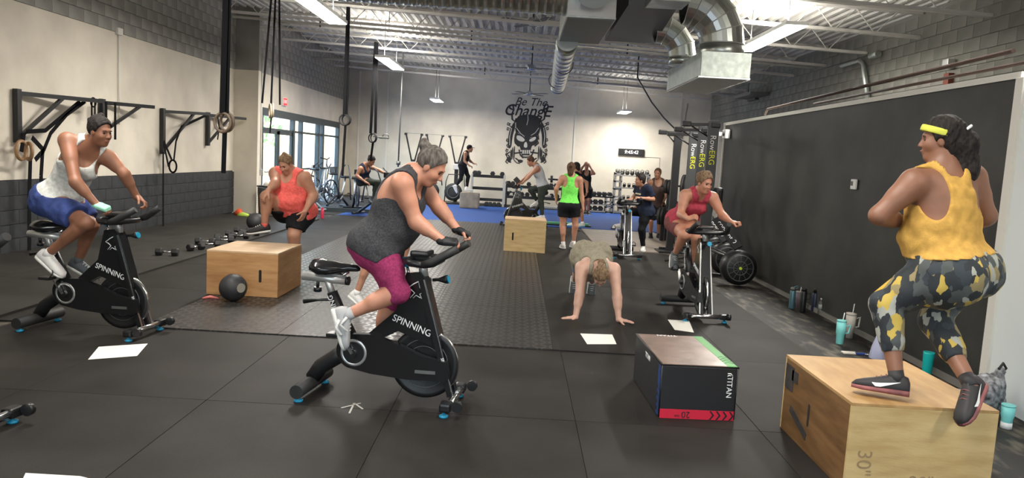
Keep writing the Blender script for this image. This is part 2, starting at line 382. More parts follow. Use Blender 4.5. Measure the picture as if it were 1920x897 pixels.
    def pt(s, a, par, L):
        if len(a) > 2 and not isinstance(a[2], str): return atY(a[0], a[1], a[2])
        d = nv(ray(a[0], a[1])); v = par-ORG; t = v@d; perp = np.linalg.norm(v-d*t)
        x = math.sqrt(max(0, L*L-perp*perp)); sg = a[2] if len(a) > 2 else '0'
        t2 = t+(x if sg == '+' else -x if sg == '-' else 0)
        if perp > L*1.02 or perp > L: t2 = t
        return ORG+d*t2
    def hand(s, n, wr, D, N, curl, spread):
        S = s.S*.96; T = np.cross(D, N)*(1 if n == 'R' else -1)   # thumb side
        R_ = np.stack([D, T, N], 1); q = [(('b', wr+D*.048*S, R_, np.array([.046, .038, .0135])*S, .0125*S), .015), (('c', wr, wr+D*.03*S, .0235*S, .022*S), .02)]
        if not isinstance(curl, (tuple, list)): curl = (curl, curl, curl*.8)
        for i, (o, L) in enumerate(((.029, .072), (.010, .080), (-.010, .074), (-.028, .058))):
            p = wr+D*.088*S+T*o*S; d = nv(D+T*o*spread*9)
            an = 0; r = .0092*S
            for seg, c in zip((.45, .30, .25), curl):
                an += math.radians(c); dd = d*math.cos(an)+N*math.sin(an); e = p+dd*L*seg*S; q.append((('c', p, e, r, r*.94), .004)); p = e; r *= .94
        p = wr+D*.022*S+T*.03*S; d = nv(D*.62+T*(.55+spread*.3)+N*.35); e = p+d*.045*S; q.append((('c', p, e, .0135*S, .0115*S), .012))
        d2 = nv(d+D*.4+N*(.2+curl[0]/90.)); q.append((('c', e, e+d2*.034*S, .0110*S, .0095*S), .004))
        s.q['hd'+n] = q; s.hp[n] = wr+D*.075*S
    def prims(s, keys, t=0., ks=1.):
        out = []
        for k in keys:
            for q, kk in s.q.get(k, []): out.append((infl(q, t), kk*ks))
        return out
    TORSO = ['pelvis', 'glute', 'belly', 'chest', 'bust', 'yoke', 'trap']
    def limb_keys(s, pre): return [pre+n for n in 'LR' if pre+n in s.q]
    def body(s, fine_head=None, fine_hand=None):
        allk = s.TORSO+['neck', 'head']+[k for k in s.q if k[:2] in ('ua', 'fa', 'th', 'sh', 'ft', 'hd')]
        uni = s.prims(allk); parts = []
        hv = fine_head or min(s.vox, .0055); dv = fine_hand or min(s.vox, .0045)
        spheres = [(s.head+s.Uh*.005, .165*s.hs, hv)]+[(s.hp[n], .125*s.S, dv) for n in s.hp]
        mods = list(s.hmods)+[('s', ('e', c, np.eye(3), np.array([r-max(.016, 2*s.vox)]*3)), 0) for c, r, v in spheres]
        parts.append(sdf_mesh(uni, mods, s.vox))
        for i, (c, r, v) in enumerate(spheres):
            bx = (c-r-.01, c+r+.01); near = [(q, k) for q, k in uni if (bounds(q)[0] < bx[1]).all() and (bounds(q)[1] > bx[0]).all()]
            parts.append(sdf_mesh(near, (s.hmods if i == 0 else [])+[('i', ('e', c, np.eye(3), np.array([r+.0015]*3)), 0)], v, box=bx))
        o = mesh_np('body', parts, MATS[s.skin], s.root, s.org); s.face(); return o
    def face(s):
        k = s.hs; A = s.A; R_ = RM(Vector(s.Lh), Vector(s.Fh), Vector(s.Uh)); org = Vector(s.org)
        for g in (1, -1):
            MB().sphere(Vector(A(.0765, g*.031, .001))-org, .0115*k, 12, 8, (1.1, .8, .75), R_).build('eye', MATS['eye'], s.root)
            MB().tube([Vector(A(.088, g*.017, .021))-org, Vector(A(.090, g*.031, .026))-org, Vector(A(.078, g*.048, .020))-org], [.003*k, .0035*k, .002*k], 6).build('eyebrow', MATS['brow'], s.root)
        MB().tube([Vector(A(.091, -.022, -.064))-org, Vector(A(.098, -.008, -.0635))-org, Vector(A(.098, .008, -.0635))-org, Vector(A(.091, .022, -.064))-org], [.003*k, .006*k, .006*k, .003*k], 8, flat=.8).build('lips', MATS['lip'], s.root)
    def garment(s, name, uni, mods, m, vox=None, wr=.003, wf=55., label=None, parent=None, seed=1):
        o = mesh_np(name, [sdf_mesh(uni, mods, vox or s.vox, noise=wrinkle(wr, wf, seed) if wr else None)], m, parent or s.root, s.org)
        if label: o['label'] = label
        return o
    def tank(s, m, hem=.0, name='tank_top', t=.013, loose=.0, neckr=1., armr=1., racer=0., backneck=.55, sleeve=0., **kw):
        S = s.S; U = s.U; uni = s.prims([k for k in s.TORSO if k not in ('trap', 'yoke', 'glute')], t+loose)+s.prims(['yoke', 'trap', 'glute'], t)
        for n in s.limb_keys('th'):
            q = s.q[n][0][0]; uni.append((('f', q[1], q[1]+(q[2]-q[1])*.28, q[3]+t+.004, q[3]+(q[4]-q[3])*.28+t+.004), .07))
        hp = s.hip+U*(hem*S)
        mods = [('i', ('p', hp, -U), .006)]
        nc = s.neck+U*.005*S; mods.append(('s', ('c', s.neck+U*.03*S-s.Fc*.01, s.head, .072*S*s.w**.25, .07*S), .006))
        mods.append(('s', ('e', nc+s.Fc*.07*S*neckr-U*.04*S*neckr, np.stack([s.Lc, s.Fc, U], 1), np.array([.072*neckr, .09*neckr, .105*neckr])*S), .008))
        mods.append(('s', ('e', nc-s.Fc*.05*S+U*.02*S, np.stack([s.Lc, s.Fc, U], 1), np.array([.07, .06, .075*backneck/.55])*S), .008))
        if sleeve:
            for n in s.limb_keys('ua'):
                q = s.q[n][0][0]; b = q[1]+(q[2]-q[1])*sleeve; uni.append((('f', q[1], b, q[3]+t+.008, q[3]+t+.006), .04))
        else:
            for n in 'LR':
                g = 1 if n == 'L' else -1; c = s.sh[n]-U*.02*S+s.Lc*g*.022*S
                mods.append(('s', ('e', c, np.stack([s.Lc, s.Fc, U], 1), np.array([.070*armr*s.w**.4, .30, .110*armr])*S), .01))
                if racer: mods.append(('s', ('e', s.sh[n]-U*.05*S-s.Lc*g*(.035)*S-s.Fc*.11*S, np.stack([s.Lc, s.Fc, U], 1), np.array([.055*racer, .12, .12*racer])*S), .01))
        return s.garment(name, uni, mods, m, **kw)
    def bottoms(s, m, name='shorts', length=1.5, waist=.05, t=.006, flare=0., **kw):
        """length in leg segments: .5 = mid thigh, 1.4 = below knee, 1.95 = ankle"""
        S = s.S; uni = s.prims(['pelvis', 'glute'], t)+s.prims(['belly'], t-.003)
        for n in s.limb_keys('th'):
            g = n[-1]; q, k = s.q[n][0]; q2 = s.q[n][1][0]
            if length <= 1:
                b = q[1]+(q[2]-q[1])*length; rb = q[3]+(q[4]-q[3])*length
                uni += [(('f', q[1], b, q[3]+t+.006, rb+t+flare), .065), (('f', q2[1], q2[1]+(b-q2[1])*.999, q2[3]+t+.003, rb+t+flare), .06)]
            else:
                uni += s.prims([n], t); f = length-1; z = s.q['sh'+g]
                q = z[0][0]; b = q[1]+(q[2]-q[1])*f; uni.append((('f', q[1], b, q[3]+t, q[3]+(q[4]-q[3])*f+t+flare), .03))
                c = z[1][0]; cf = min(.999, max(0.05, (f-.16)/.26))
                if f > .2: uni.append((('f' if f < .45 else 'c', c[1], c[1]+(c[2]-c[1])*cf, c[3]+t, c[4]+t), .03))
                uni.append((infl(z[2][0], t), .02))
        mods = [('s', ('f', s.neck, s.hip+s.U*waist*S, .20*S*s.w, .20*S*s.w), .006)]
        return s.garment(name, uni, mods, m, **kw)
    def hair(s, m, bun=None, tail=None, vol=.012, noise=.004, back=0., name='hair', vox=None, cap=None):
        k = s.hs; EH = s.EH; A = s.A; uni = [(EH(-.016, 0, .036, (.075+vol, .094+vol, .092+vol)), .02)]
        if back: uni.append((EH(-.06, 0, -.05, (.062, .045, .06+back*.05)), .04))
        for b in (bun or []): uni.append((EH(b[0], b[1], b[2], (b[3], b[3], b[3]*.9)), .012))
        if tail: 
            for a, b, ra, rb in tail: uni.append((('c', A(*a) if len(a) == 3 else a, A(*b) if len(b) == 3 else b, ra*k, rb*k), .03))
        mods = [('s', EH(.118, 0, -.028, (.108, .125, .118)), .010), ('s', EH(.045, 0, -.13, (.10, .075, .10)), .012)]
        for g in (1, -1): mods.append(('s', EH(.0, g*.09, -.03, (.03, .022, .035)), .01))
        o = mesh_np(name, [sdf_mesh(uni, mods, vox or min(s.vox, .0055), noise=wrinkle(noise, 190., 3))], m, s.root, s.org); return o
    def shoe(s, n, mu, ms, swoosh=False, ankle=.0, sock=None, name='shoe'):
        an, ft, fu, fl, heel = s.lim['f'+n]; S = s.S; o0 = heel-ft*.035*S-fu*.028*S; L = .288*S; org = s.org
        # stations along foot: (t, half width, height)
        st = [(0, .026, .072), (.04, .037, .102), (.16, .043, .116), (.30, .044, .112), (.44, .046, .096), (.62, .051, .078), (.8, .050, .064), (.93, .038, .050), (1.0, .014, .030)]
        def loft(z0f, z1f, wadd, nm, m, par):
            vs = []; fs = []; nn = 14
            for t, hw, h in st:
                z0 = z0f(t, h); z1 = z1f(t, h)
                for i in range(nn):
                    a = 2*math.pi*i/nn; cx = math.cos(a); sx = math.sin(a); e = .62
                    x = math.copysign(abs(cx)**e, cx)*(hw+wadd)*S; zz = (z0+z1)/2+math.copysign(abs(sx)**e, sx)*(z1-z0)/2
                    if zz > (z0+z1)/2: x *= 1-.35*((zz-(z0+z1)/2)/max(1e-4, (z1-z0)/2))*(1 if z1-z0 > .04 else .1)
                    vs.append(o0+ft*t*L+fl*x+fu*zz*S-org)
            k = len(st)
            for i in range(k-1):
                for j in range(nn): fs.append((i*nn+j, i*nn+(j+1) % nn, (i+1)*nn+(j+1) % nn, (i+1)*nn+j))
            fs += [tuple(range(nn))[::-1], tuple(range((k-1)*nn, k*nn))]
            mb = MB(); mb._add(vs, fs, True); return mb.build(nm, m, par)
        up = loft(lambda t, h: .012, lambda t, h: h, 0, name, mu, s.root)
        loft(lambda t, h: .0-.002+.014*max(0, t-.8)*5*.4, lambda t, h: .026+.008*(1-t), .005, 'sole', ms, up)
        MB().tube([an-org-nv(an-s.q['sh'+n][0][0][1])*(-.02)*S, an-org-nv(an-s.q['sh'+n][0][0][1])*(.055+ankle)*S], .0405*S, 14).build('sock' , sock or mu, s.root)
        for g in ((.42,), (.5,), (.58,)):
            h = .096-.10*(g[0]-.44); c = o0+ft*g[0]*L-org+fu*(h+.002)*S
            MB().tube([c-fl*.024*S-fu*.010*S, c+fu*.002, c+fl*.024*S-fu*.010*S], .0032*S, 6).build('lace', ms, up)
        if swoosh:
            sd = swoosh; P = [(.30, .030), (.36, .022), (.45, .024), (.60, .036), (.78, .052)]; Wd = [.002, .010, .011, .006, .001]
            vs = []; 
            for (t, z), w_ in zip(P, Wd):
                hw = .0500 if t > .5 else .0535
                for dz in (-w_, w_): vs.append(o0+ft*(.95-t)*L+fl*sd*(hw-.004*(z-.02)/.03)*S+fu*(z+dz+.018)*S-org)
            mb = MB(); mb._add(vs, [(2*i, 2*i+2, 2*i+3, 2*i+1) for i in range(len(P)-1)], False); mb.build('side_mark', MATS['white'], up)
    def glove(s, n, m, label='fingerless glove'):
        S = s.S; q = s.q['hd'+n]; wr, D, N, el = s.lim['w'+n]
        uni = [(infl(q[0][0], .004), .015), (('c', wr-D*.015, wr+D*.03*S, .029*S, .027*S), .02)]
        for i in range(4):
            a = q[2+i*3][0]; uni.append((('f', a[1], a[1]+(a[2]-a[1])*.6, a[3]+.003, a[4]+.003), .004))
        a = q[14][0]; uni.append((('f', a[1], a[1]+(a[2]-a[1])*.8, a[3]+.003, a[4]+.003), .01))
        o = mesh_np('glove', [sdf_mesh(uni, [], .0045)], m, s.root, s.org); return o
# ---------------------------------------------------------------- structure
random.seed(4)
M_white = mat('white_wall', (.70, .64, .54), .75, noise=.10, nscale=1.3, bump=.25, bscale=9)
M_blackwall = mat('black_wall', (.030, .030, .027), .55, noise=.35, nscale=2., bump=.1, bscale=30)
M_wains = mat('black_block', (.028, .030, .034), .6, noise=.25, nscale=6, bump=.3, bscale=40)
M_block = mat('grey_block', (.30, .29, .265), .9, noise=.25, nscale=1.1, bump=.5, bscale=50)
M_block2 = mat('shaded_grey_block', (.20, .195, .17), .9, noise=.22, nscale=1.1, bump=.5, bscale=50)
M_mortar = mat('mortar', (.23, .22, .20), .95)
M_deck = mat('deck_metal', (.60, .585, .55), .6, noise=.08, nscale=3)
M_joist = mat('joist_paint', (.62, .60, .56), .5)
M_conc = mat('worn_concrete', (.016, .015, .014), .6, spec=.25, col2=(.15, .13, .10), nscale=5.5, bump=.15, bscale=25, stretch=(1.6, .55, 1))
M_mat = mat('rubber_mat', (.023, .0205, .0185), .58, noise=.28, nscale=1.6, bump=.18, bscale=220, spec=.12)
M_lmat = mat('rubber_mat_old', (.034, .032, .029), .6, noise=.3, nscale=1.2, bump=.2, bscale=180, spec=.15)
M_turf = mat('blue_turf', (.010, .062, .27), .8, noise=.18, nscale=30, bump=.5, bscale=260)
M_plat = mat('platform_wood', (.25, .205, .165), .6, noise=.15, nscale=4)
M_trim = mat('white_trim', (.72, .70, .64), .5)
M_alu = mat('door_frame_metal', (.05, .068, .075), .45, metal=.2)
M_glass = mat('glass', (.95, 1, 1), .02, trans=1.0); M_glass.node_tree.nodes['Principled BSDF'].inputs['IOR'].default_value = 1.02
M_dirt = mat('outside_ground', (.75, .76, .74), .9)
# diamond tread mat: bars as fine relief, tops coloured lighter for wear and grazing sheen
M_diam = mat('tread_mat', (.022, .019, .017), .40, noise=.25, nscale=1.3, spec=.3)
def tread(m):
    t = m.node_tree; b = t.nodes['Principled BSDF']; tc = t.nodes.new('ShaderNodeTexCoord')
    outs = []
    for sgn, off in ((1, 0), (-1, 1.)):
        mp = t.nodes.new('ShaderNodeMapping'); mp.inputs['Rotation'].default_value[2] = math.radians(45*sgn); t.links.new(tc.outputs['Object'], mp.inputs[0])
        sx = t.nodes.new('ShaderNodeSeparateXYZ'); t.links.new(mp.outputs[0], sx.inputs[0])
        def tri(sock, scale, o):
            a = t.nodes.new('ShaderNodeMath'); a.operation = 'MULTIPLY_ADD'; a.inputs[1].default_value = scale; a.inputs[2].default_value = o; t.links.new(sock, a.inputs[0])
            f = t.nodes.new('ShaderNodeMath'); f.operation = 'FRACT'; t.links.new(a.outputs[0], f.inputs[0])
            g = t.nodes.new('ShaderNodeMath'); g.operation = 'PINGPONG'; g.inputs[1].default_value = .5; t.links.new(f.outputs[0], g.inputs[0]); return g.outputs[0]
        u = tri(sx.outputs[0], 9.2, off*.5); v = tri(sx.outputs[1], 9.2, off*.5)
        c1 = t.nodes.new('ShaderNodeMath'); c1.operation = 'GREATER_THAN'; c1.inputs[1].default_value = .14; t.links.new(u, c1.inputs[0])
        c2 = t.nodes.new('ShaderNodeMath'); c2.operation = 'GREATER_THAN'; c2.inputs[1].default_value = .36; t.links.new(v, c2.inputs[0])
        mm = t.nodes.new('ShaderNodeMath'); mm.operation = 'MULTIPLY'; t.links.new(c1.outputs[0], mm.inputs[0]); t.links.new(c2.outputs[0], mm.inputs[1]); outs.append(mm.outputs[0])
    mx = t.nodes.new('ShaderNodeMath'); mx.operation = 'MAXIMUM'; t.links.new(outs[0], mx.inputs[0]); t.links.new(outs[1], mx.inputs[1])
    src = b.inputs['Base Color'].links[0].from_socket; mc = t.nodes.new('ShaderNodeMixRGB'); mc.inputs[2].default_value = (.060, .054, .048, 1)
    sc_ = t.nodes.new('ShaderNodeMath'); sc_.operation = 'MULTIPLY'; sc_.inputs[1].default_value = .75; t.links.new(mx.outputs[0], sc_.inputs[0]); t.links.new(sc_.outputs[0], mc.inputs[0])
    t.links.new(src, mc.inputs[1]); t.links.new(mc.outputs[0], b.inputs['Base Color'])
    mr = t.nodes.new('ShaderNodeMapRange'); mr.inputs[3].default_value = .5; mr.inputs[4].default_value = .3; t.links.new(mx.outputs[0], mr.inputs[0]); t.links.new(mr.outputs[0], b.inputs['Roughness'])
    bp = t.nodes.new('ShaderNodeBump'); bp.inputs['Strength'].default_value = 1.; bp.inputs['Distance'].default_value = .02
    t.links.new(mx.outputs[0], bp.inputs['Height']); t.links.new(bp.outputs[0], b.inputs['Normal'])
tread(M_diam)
def st(o): o['kind'] = 'structure'; return o

floor = st(MB().box((-.5, 12, -.05), (14.6, 33, .07)).build('floor', M_conc))   # top at z = -.015
# rubber mats laid edge to edge, each a piece of its own
MESHES = {}
def slab(parent, name, m, x0, x1, y0, y1, z0, z1, gap=.003):
    jit = 0
    key = (round(x1-x0, 3), round(y1-y0, 3), round(z1-z0, 3), m.name)
    if key not in MESHES:
        MESHES[key] = MB().bbox((0, 0, 0), (x1-x0-gap, y1-y0-gap, z1-z0), .002).mesh(name, m)
    o = bpy.data.objects.new(name, MESHES[key]); C.objects.link(o); o.location = ((x0+x1)/2, (y0+y1)/2, (z0+z1)/2); setp(o, parent); return o
def lay(name, m, xs, ys, z1=0., z0=-.012):
    for i in range(len(xs)-1):
        for j in range(len(ys)-1): slab(floor, name, m, xs[i], xs[i+1], ys[j], ys[j+1], z0, z1+random.uniform(-.0008, .0008))
X1 = [-4.39+1.22*k for k in range(7)]  # -4.39 ... 2.93
lay('rubber_mat', M_mat, [x-.03 for x in X1], [-.72, 1.11, 2.94, 4.77, 6.56])
lay('rubber_mat', M_mat, [1.15, 2.0, 2.87], [6.56, 8.4, 10.2, 12.1, 14.45], -.0)
lay('rubber_mat', M_mat, [.39, 1.15], [6.56, 8.39, 9.68], .010)
lay('rubber_mat', M_mat, [.39, 1.15], [9.68, 12.0, 14.45], .0)
lay('rubber_mat', M_mat, [.39, 1.6], [14.45, 16.3, 18.95], .0)
xs = [-3.33+1.24*k for k in range(4)]
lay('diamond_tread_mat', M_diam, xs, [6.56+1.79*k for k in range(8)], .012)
lay('rubber_mat', M_mat, [-4.66, -3.335], [6.56, 8.4, 10.2, 12.0, 13.8, 15.6, 17.4, 19.09])
lay('rubber_mat', M_lmat, [-7.0, -5.88, -4.66], [-.7, 1.13, 2.96, 4.79, 6.62, 8.4, 10.2, 12.0, 13.8, 15.6, 17.4], .022)
lay('rubber_mat', M_lmat, [-6.45, -4.6, -2.9], [19.1, 21.5, 24.0, 26.0], -.002)
st(MB().box((-4.655, 12.0, .006), (.02, 11, .036)).build('trim_1', M_trim if False else M_lmat))
slab(floor, 'turf', M_turf, -4.6, 5.1, 19.1, 25.45, -.012, .006)
lay('rubber_mat', M_mat, [-3.2, -1.3, .6, 2.5, 4.4, 6.0], [25.45, 27.2])
slab(floor, 'platform', M_plat, 1.65, 3.5, 14.55, 18.9, -.012, .012)
st(MB().box((-4.9, 20.0, .05), (1.9, .12, .12)).build('trim_2', M_alu))

# left wall: lower painted part, upper raw block courses
ZT = 3.46
def wall_box(name, m, a, b, z0, z1, th=.18):
    a = Vector((*a, 0)); b = Vector((*b, 0)); d = b-a; mb = MB(); mb.box(((a+b)/2+Vector((0, 0, (z0+z1)/2)))[:], (d.length, th, z1-z0), math.atan2(d.y, d.x)); return st(mb.build(name, m))
wall_box('wall_left', M_white, (-7.09, -4), (-7.09, 18.3), 1.02, ZT)
wains = wall_box('wall_left', M_wains, (-7.10, -4), (-7.10, 18.3), -.02, 1.02)
wall_box('wall_left', M_white, (-7.0, 18.39), (-6.42, 18.39), -.02, ZT); wall_box('wall_left', M_block, (-7.2, 18.40), (-6.42, 18.40), ZT, 5.2)
wall_box('wall_left', M_white, (-6.59, 18.4), (-6.59, 18.85), -.02, ZT)
wall_box('wall_left', M_white, (-6.59, 26.9), (-6.59, 28.6), -.02, ZT)
wall_box('wall_left', M_white, (-6.59, 18.85), (-6.59, 26.9), 2.62, ZT)
up = wall_box('wall_left', M_mortar, (-7.10, -4), (-7.10, 18.4), ZT, 5.2)
up2 = wall_box('wall_left', M_mortar, (-6.62, 18.4), (-6.62, 28.6), ZT, 5.2)
def blocks(parent, m, X, ys, z0, n, side, maxn=300, bw=.4, bh=.2, far_parent=None):
    key = ('blk', m.name, bw, bh)
    if key not in MESHES: MESHES[key] = MB().bbox((0, 0, 0), (.03, bw-.006, bh-.006), .002).mesh('block', m)
    cnt = 0; far = MB()
    y = ys[0]
    i = 0
    while y < ys[1]:
        for r in range(n):
            yy = y+bw/2*(r % 2)
            if yy+bw/2 > ys[1]+.2: continue
            z = z0+bh*(r+.5)
            if cnt < maxn:
                o = bpy.data.objects.new('block', MESHES[key]); C.objects.link(o); o.location = (X+random.uniform(-.001, .001), yy+bw/2, z); setp(o, parent); cnt += 1
            else: far.box((X, yy+bw/2, z), (.03, bw-.01, bh-.01))
        y += bw
    if far.v: o = far.build('block_courses', m, parent); o['kind'] = 'stuff'
blocks(wains, M_wains, -6.998, (7.6, 18.2), .0, 5, 1)
blocks(up, M_block, -6.998, (8.0, 18.4), ZT, 7, 1)
blocks(up2, M_block, -6.52, (18.45, 27.8), ZT, 7, 1)
# back wall
BW = [(-6.7, 28.3), (6.9, 26.1)]
BD = Vector((13.6, -2.2, 0)).normalized(); BN = Vector((-2.2, -13.6, 0)).normalized()
wall_box('wall_back', M_white, (-7.2, 28.46), (7.0, 26.16), -.02, 5.4)
def back(x, z, off=0.):   # point on the back wall face
    y = 28.46+(x+7.2)*(-2.3/14.2); return Vector((x, y-.092/.987, z))+BN*off
# dark partition wall on the right
part = st(MB().box((3.91, 10.02, 1.25), (.2, 8.3, 2.54)).build('wall_right', M_blackwall))
st(MB().box((3.905, 10.05, 2.545), (.23, 8.4, .05)).build('trim_3', M_trim))
st(MB().box((3.80, 14.19, 1.27), (.02, .07, 2.55)).build('trim_4', M_trim))
st(MB().box((3.80, 10.0, .012), (.02, 8.3, .06)).build('baseboard_right', mat('dusty_base', (.2, .19, .17), .8)))
st(MB().box((3.91, 4.0, 1.25), (.22, 3.74, 2.54)).build('wall_right', mat('white_post', (.72, .76, .76), .6)))
st(MB().box((3.79, 5.84, 1.25), (.03, .09, 2.54)).build('trim_5', M_trim))
wr = wall_box('wall_right', M_mortar, (6.6, -4), (6.6, 27.0), -.02, 5.0)
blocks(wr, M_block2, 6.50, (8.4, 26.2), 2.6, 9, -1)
# wall behind the photographer, with the big open roller door
wall_box('wall_front', M_white, (-7.2, -4.1), (-3.5, -4.1), -.02, 5.2); wall_box('wall_front', M_white, (1.5, -4.1), (6.7, -4.1), -.02, 5.2)
wall_box('wall_front', M_white, (-3.5, -4.1), (1.5, -4.1), 3.0, 5.2)
st(MB().box((-4, 12, -.12), (60, 60, .05)).build('ground', M_dirt))
# ceiling deck: trapezoid ribs along the room, falling slightly to the right
def zc(x): return 4.95-.036*(x+7)
vs = []; p = .19; n = int(14.2/p)
for k in range(n+1):
    x = -7.2+k*p
    for dx, dz in ((0, 0), (.075, 0), (.098, .065), (.167, .065)):
        for y in (-4.2, 28.8): vs.append((x+dx, y, zc(x)+dz))
fs = [(2*i, 2*i+1, 2*i+3, 2*i+2) for i in range(len(vs)//2-1)]
st(MB()._add(vs, fs).build('ceiling', M_deck, fix=False)); 
st(MB().box((0, 12.3, 5.3), (14.8, 33.4, .1)).build('roof', M_mortar))
# open-web joists
JY = [8.9+1.9*k for k in range(10)]
for k, y in enumerate(JY):
    dz = .42
    j = empty('ceiling_joist', (0, y, 0)); j['kind'] = 'structure'
    for nm, off in (('top_chord', -.03), ('bottom_chord', -dz)):
        mb = MB()
        for sy in (-.028, .028): mb.bar((-6.6, sy, zc(-6.6)+off), (6.48, sy, zc(6.48)+off), .045, .05)
        mb.build(nm, M_joist, j)
    pts = []; x = -6.5; q = 0
    while x < 6.4: pts.append((x, 0, zc(x)+(-.05 if q % 2 else -dz))); x += .34; q += 1
    MB().tube(pts, .012, 5, smooth=False).build('web_rod', M_joist, j)
# sprinkler pipes
for k, (y, z) in enumerate(((16.6, 4.2), (22.8, 4.15))):
    t = empty('sprinkler_pipe', (0, y, 0), 0, 'white sprinkler pipe crossing under the roof deck, '+('nearer of the two' if k == 0 else 'farther of the two, before the back wall'), 'pipe', 'ceiling sprinkler pipes')
    MB().tube([(-6.4, 0, z+.22), (6.3, 0, z-.20)], .028, 8).build('pipe', M_joist, t)
    for x in (-3.0, 3.4): MB().cyl((x, 0, z-.033*x), (x, 0, zc(x)+.03), .010, n=6).build('hanger', M_joist, t)
    for x in (-4.5, -1.2, 2.2, 4.8): MB().cyl((x, 0, z-.05-.033*x), (x, 0, z+.16-.033*x), .018, n=6).build('sprinkler_head', mat('dark_steel', (.05, .05, .05), .4, metal=.7), t)
# ---------------------------------------------------------------- ducts, lamps, wall fittings
M_black = mat('black_plastic', (.012, .012, .013), .35); M_blk2 = mat('black_steel', (.014, .014, .015), .42, metal=.1)
M_pipe = mat('dark_pipe_paint', (.035, .022, .018), .8, spec=.2); M_rub = mat('black_rubber', (.018, .018, .018), .6, noise=.2, nscale=20); M_galv = mat('galvanised', (.56, .60, .56), .38, metal=.85, noise=.12, nscale=7)
M_spiral = mat('spiral_duct', (.50, .53, .50), .30, metal=.95); M_dgalv = mat('dark_galvanised', (.16, .165, .16), .5, metal=.6)
M_chrome = mat('chrome', (.75, .75, .75), .18, metal=1.); M_silver = mat('silver_paint', (.55, .55, .54), .35, metal=.6); M_cyan = mat('cyan_plastic', (.015, .30, .50), .45)
mat('white', (.85, .85, .83), .5); M_white2 = MATS['white']; M_paper = mat('paper', (.85, .83, .76), .7)
def spiral(a, b, r, pitch=.11, n=32):
    a = Vector(a); b = Vector(b); d = b-a; L = d.length; k = int(L/pitch); prof = []
    for i in range(k):
        t = i*pitch; prof += [(r, t), (r, t+pitch*.82), (r+.009, t+pitch*.88), (r+.009, t+pitch*.96)]
    prof.append((r, L)); return MB().lathe(a, prof, n, d)
t = empty('spiral_duct', (0, 0, 0), 0, 'ribbed silver spiral air duct running across under the ceiling to the plenum box', 'duct')
spiral((-3.6, 10.15, 3.99), (.52, 10.15, 3.94), .33).build('duct_tube', M_spiral, t)
mb = MB(); mb.box((-.02, 9.83, 3.86), (.40, .04, .16)); mb.build('register_frame', M_galv, t)
for i in range(14): MB().box((-.19+i*.026, 9.80, 3.86), (.012, .02, .13)).build('register_slat', M_blk2, t)
MB().box((-1.35, 9.84, 3.80), (.34, .03, .09)).build('register_frame', M_galv, t)
t = empty('plenum_box', (.8, 10.7, 0), 0, 'galvanised plenum box with a round collar on its front', 'duct')
MB().bbox((0, 0, 3.86), (.62, 2.0, .70), .01).build('box', M_galv, t)
MB().box((0, -1.012, 3.60), (.60, .012, .14)).build('front_panel', M_silver, t)
MB().lathe((0, -1.0, 3.93), [(.27, 0), (.27, -.04), (.255, -.05), (.255, -.3)], 32, (0, 1, .35)).build('collar', M_spiral, t)
MB().box((0, 0, 3.505), (.60, 1.98, .012)).build('underside_panel', M_dgalv, t)
for s_ in (-1, 1): MB().bar((s_*.305, -1.0, 3.52), (s_*.305, 1.0, 3.52), .02).build('seam', M_silver, t)
t = empty('round_duct', (.7, 14.8, 0), 0, 'round duct running to the back wall from under the plenum box', 'duct')
spiral((-.08, -3.2, 3.52), (.10, 3.1, 3.44), .165, .5).build('duct_tube', M_spiral, t)
MB().lathe((.10, 3.1, 3.44), [(.17, 0), (.165, .1), (.13, .2), (.02, .25)], 24, (0, 1, -.4)).build('end_elbow', M_spiral, t)
for y in (-.6, 2.2): MB().torus((.02, y, 3.48), .172, .008, (0, 1, 0)).build('strap', M_blk2, t)
t = empty('transition_duct', (1.6, 10.6, 0), 0, 'dark sheet metal transition duct between the plenum box and the big elbow', 'duct')
vs = [(-.34, -.9, 3.70), (.28, -.9, 3.70), (-.36, 1.5, 3.62), (.42, 1.5, 3.62), (-.34, -.9, 4.17), (.42, -.9, 4.17), (-.36, 1.5, 4.17), (.42, 1.5, 4.17)]
MB()._add(vs, [(0, 1, 3, 2), (4, 6, 7, 5), (0, 4, 5, 1), (2, 3, 7, 6), (0, 2, 6, 4), (1, 5, 7, 3)]).build('box', M_dgalv, t)
MB().bbox((.10, -1.15, 3.93), (.46, .5, .52), .008).build('front_box', M_galv, t)
# big elbow and its square diffuser
t = empty('elbow_duct', (2.55, 10.5, 0), 0, 'large shiny segmented duct elbow bending down into the square diffuser', 'duct')
def elbow(c, R_, r, a0, a1, segs, Y, name, m):
    vs = []; n = 28; fs = []
    for i in range(segs+1):
        a = math.radians(a0+(a1-a0)*i/segs); cx = c[0]+R_*math.cos(a); cz = c[1]+R_*math.sin(a)
        for k in range(n):
            b = 2*math.pi*k/n; vs.append((cx+r*math.cos(b)*math.cos(a), Y+r*math.sin(b), cz+r*math.cos(b)*math.sin(a)))
    fs = [(i*n+k, (i+1)*n+k, (i+1)*n+(k+1) % n, i*n+(k+1) % n) for i in range(segs) for k in range(n)]
    o = MB()._add(vs, fs, False).build(name, m, t)
    for i in range(segs+1):
        a = math.radians(a0+(a1-a0)*i/segs); MB().torus((c[0]+R_*math.cos(a), Y, c[1]+R_*math.sin(a)), r, .008, (-math.sin(a), 0, math.cos(a)), 28, 6).build('seam', M_silver, t)
    return o
elbow((-.45, 3.38), .55, .30, 0, 90, 5, -.1, 'elbow', M_spiral)
elbow((-.62, 3.32), .40, .20, 0, 95, 4, .85, 'rear_elbow', M_spiral)
MB().lathe((.10, -.1, 3.20), [(.31, 0), (.305, .09), (.30, .18)], 32).build('collar', M_spiral, t)
MB().lathe((-.22, .85, 3.20), [(.205, 0), (.20, .14)], 24).build('collar', M_spiral, t)
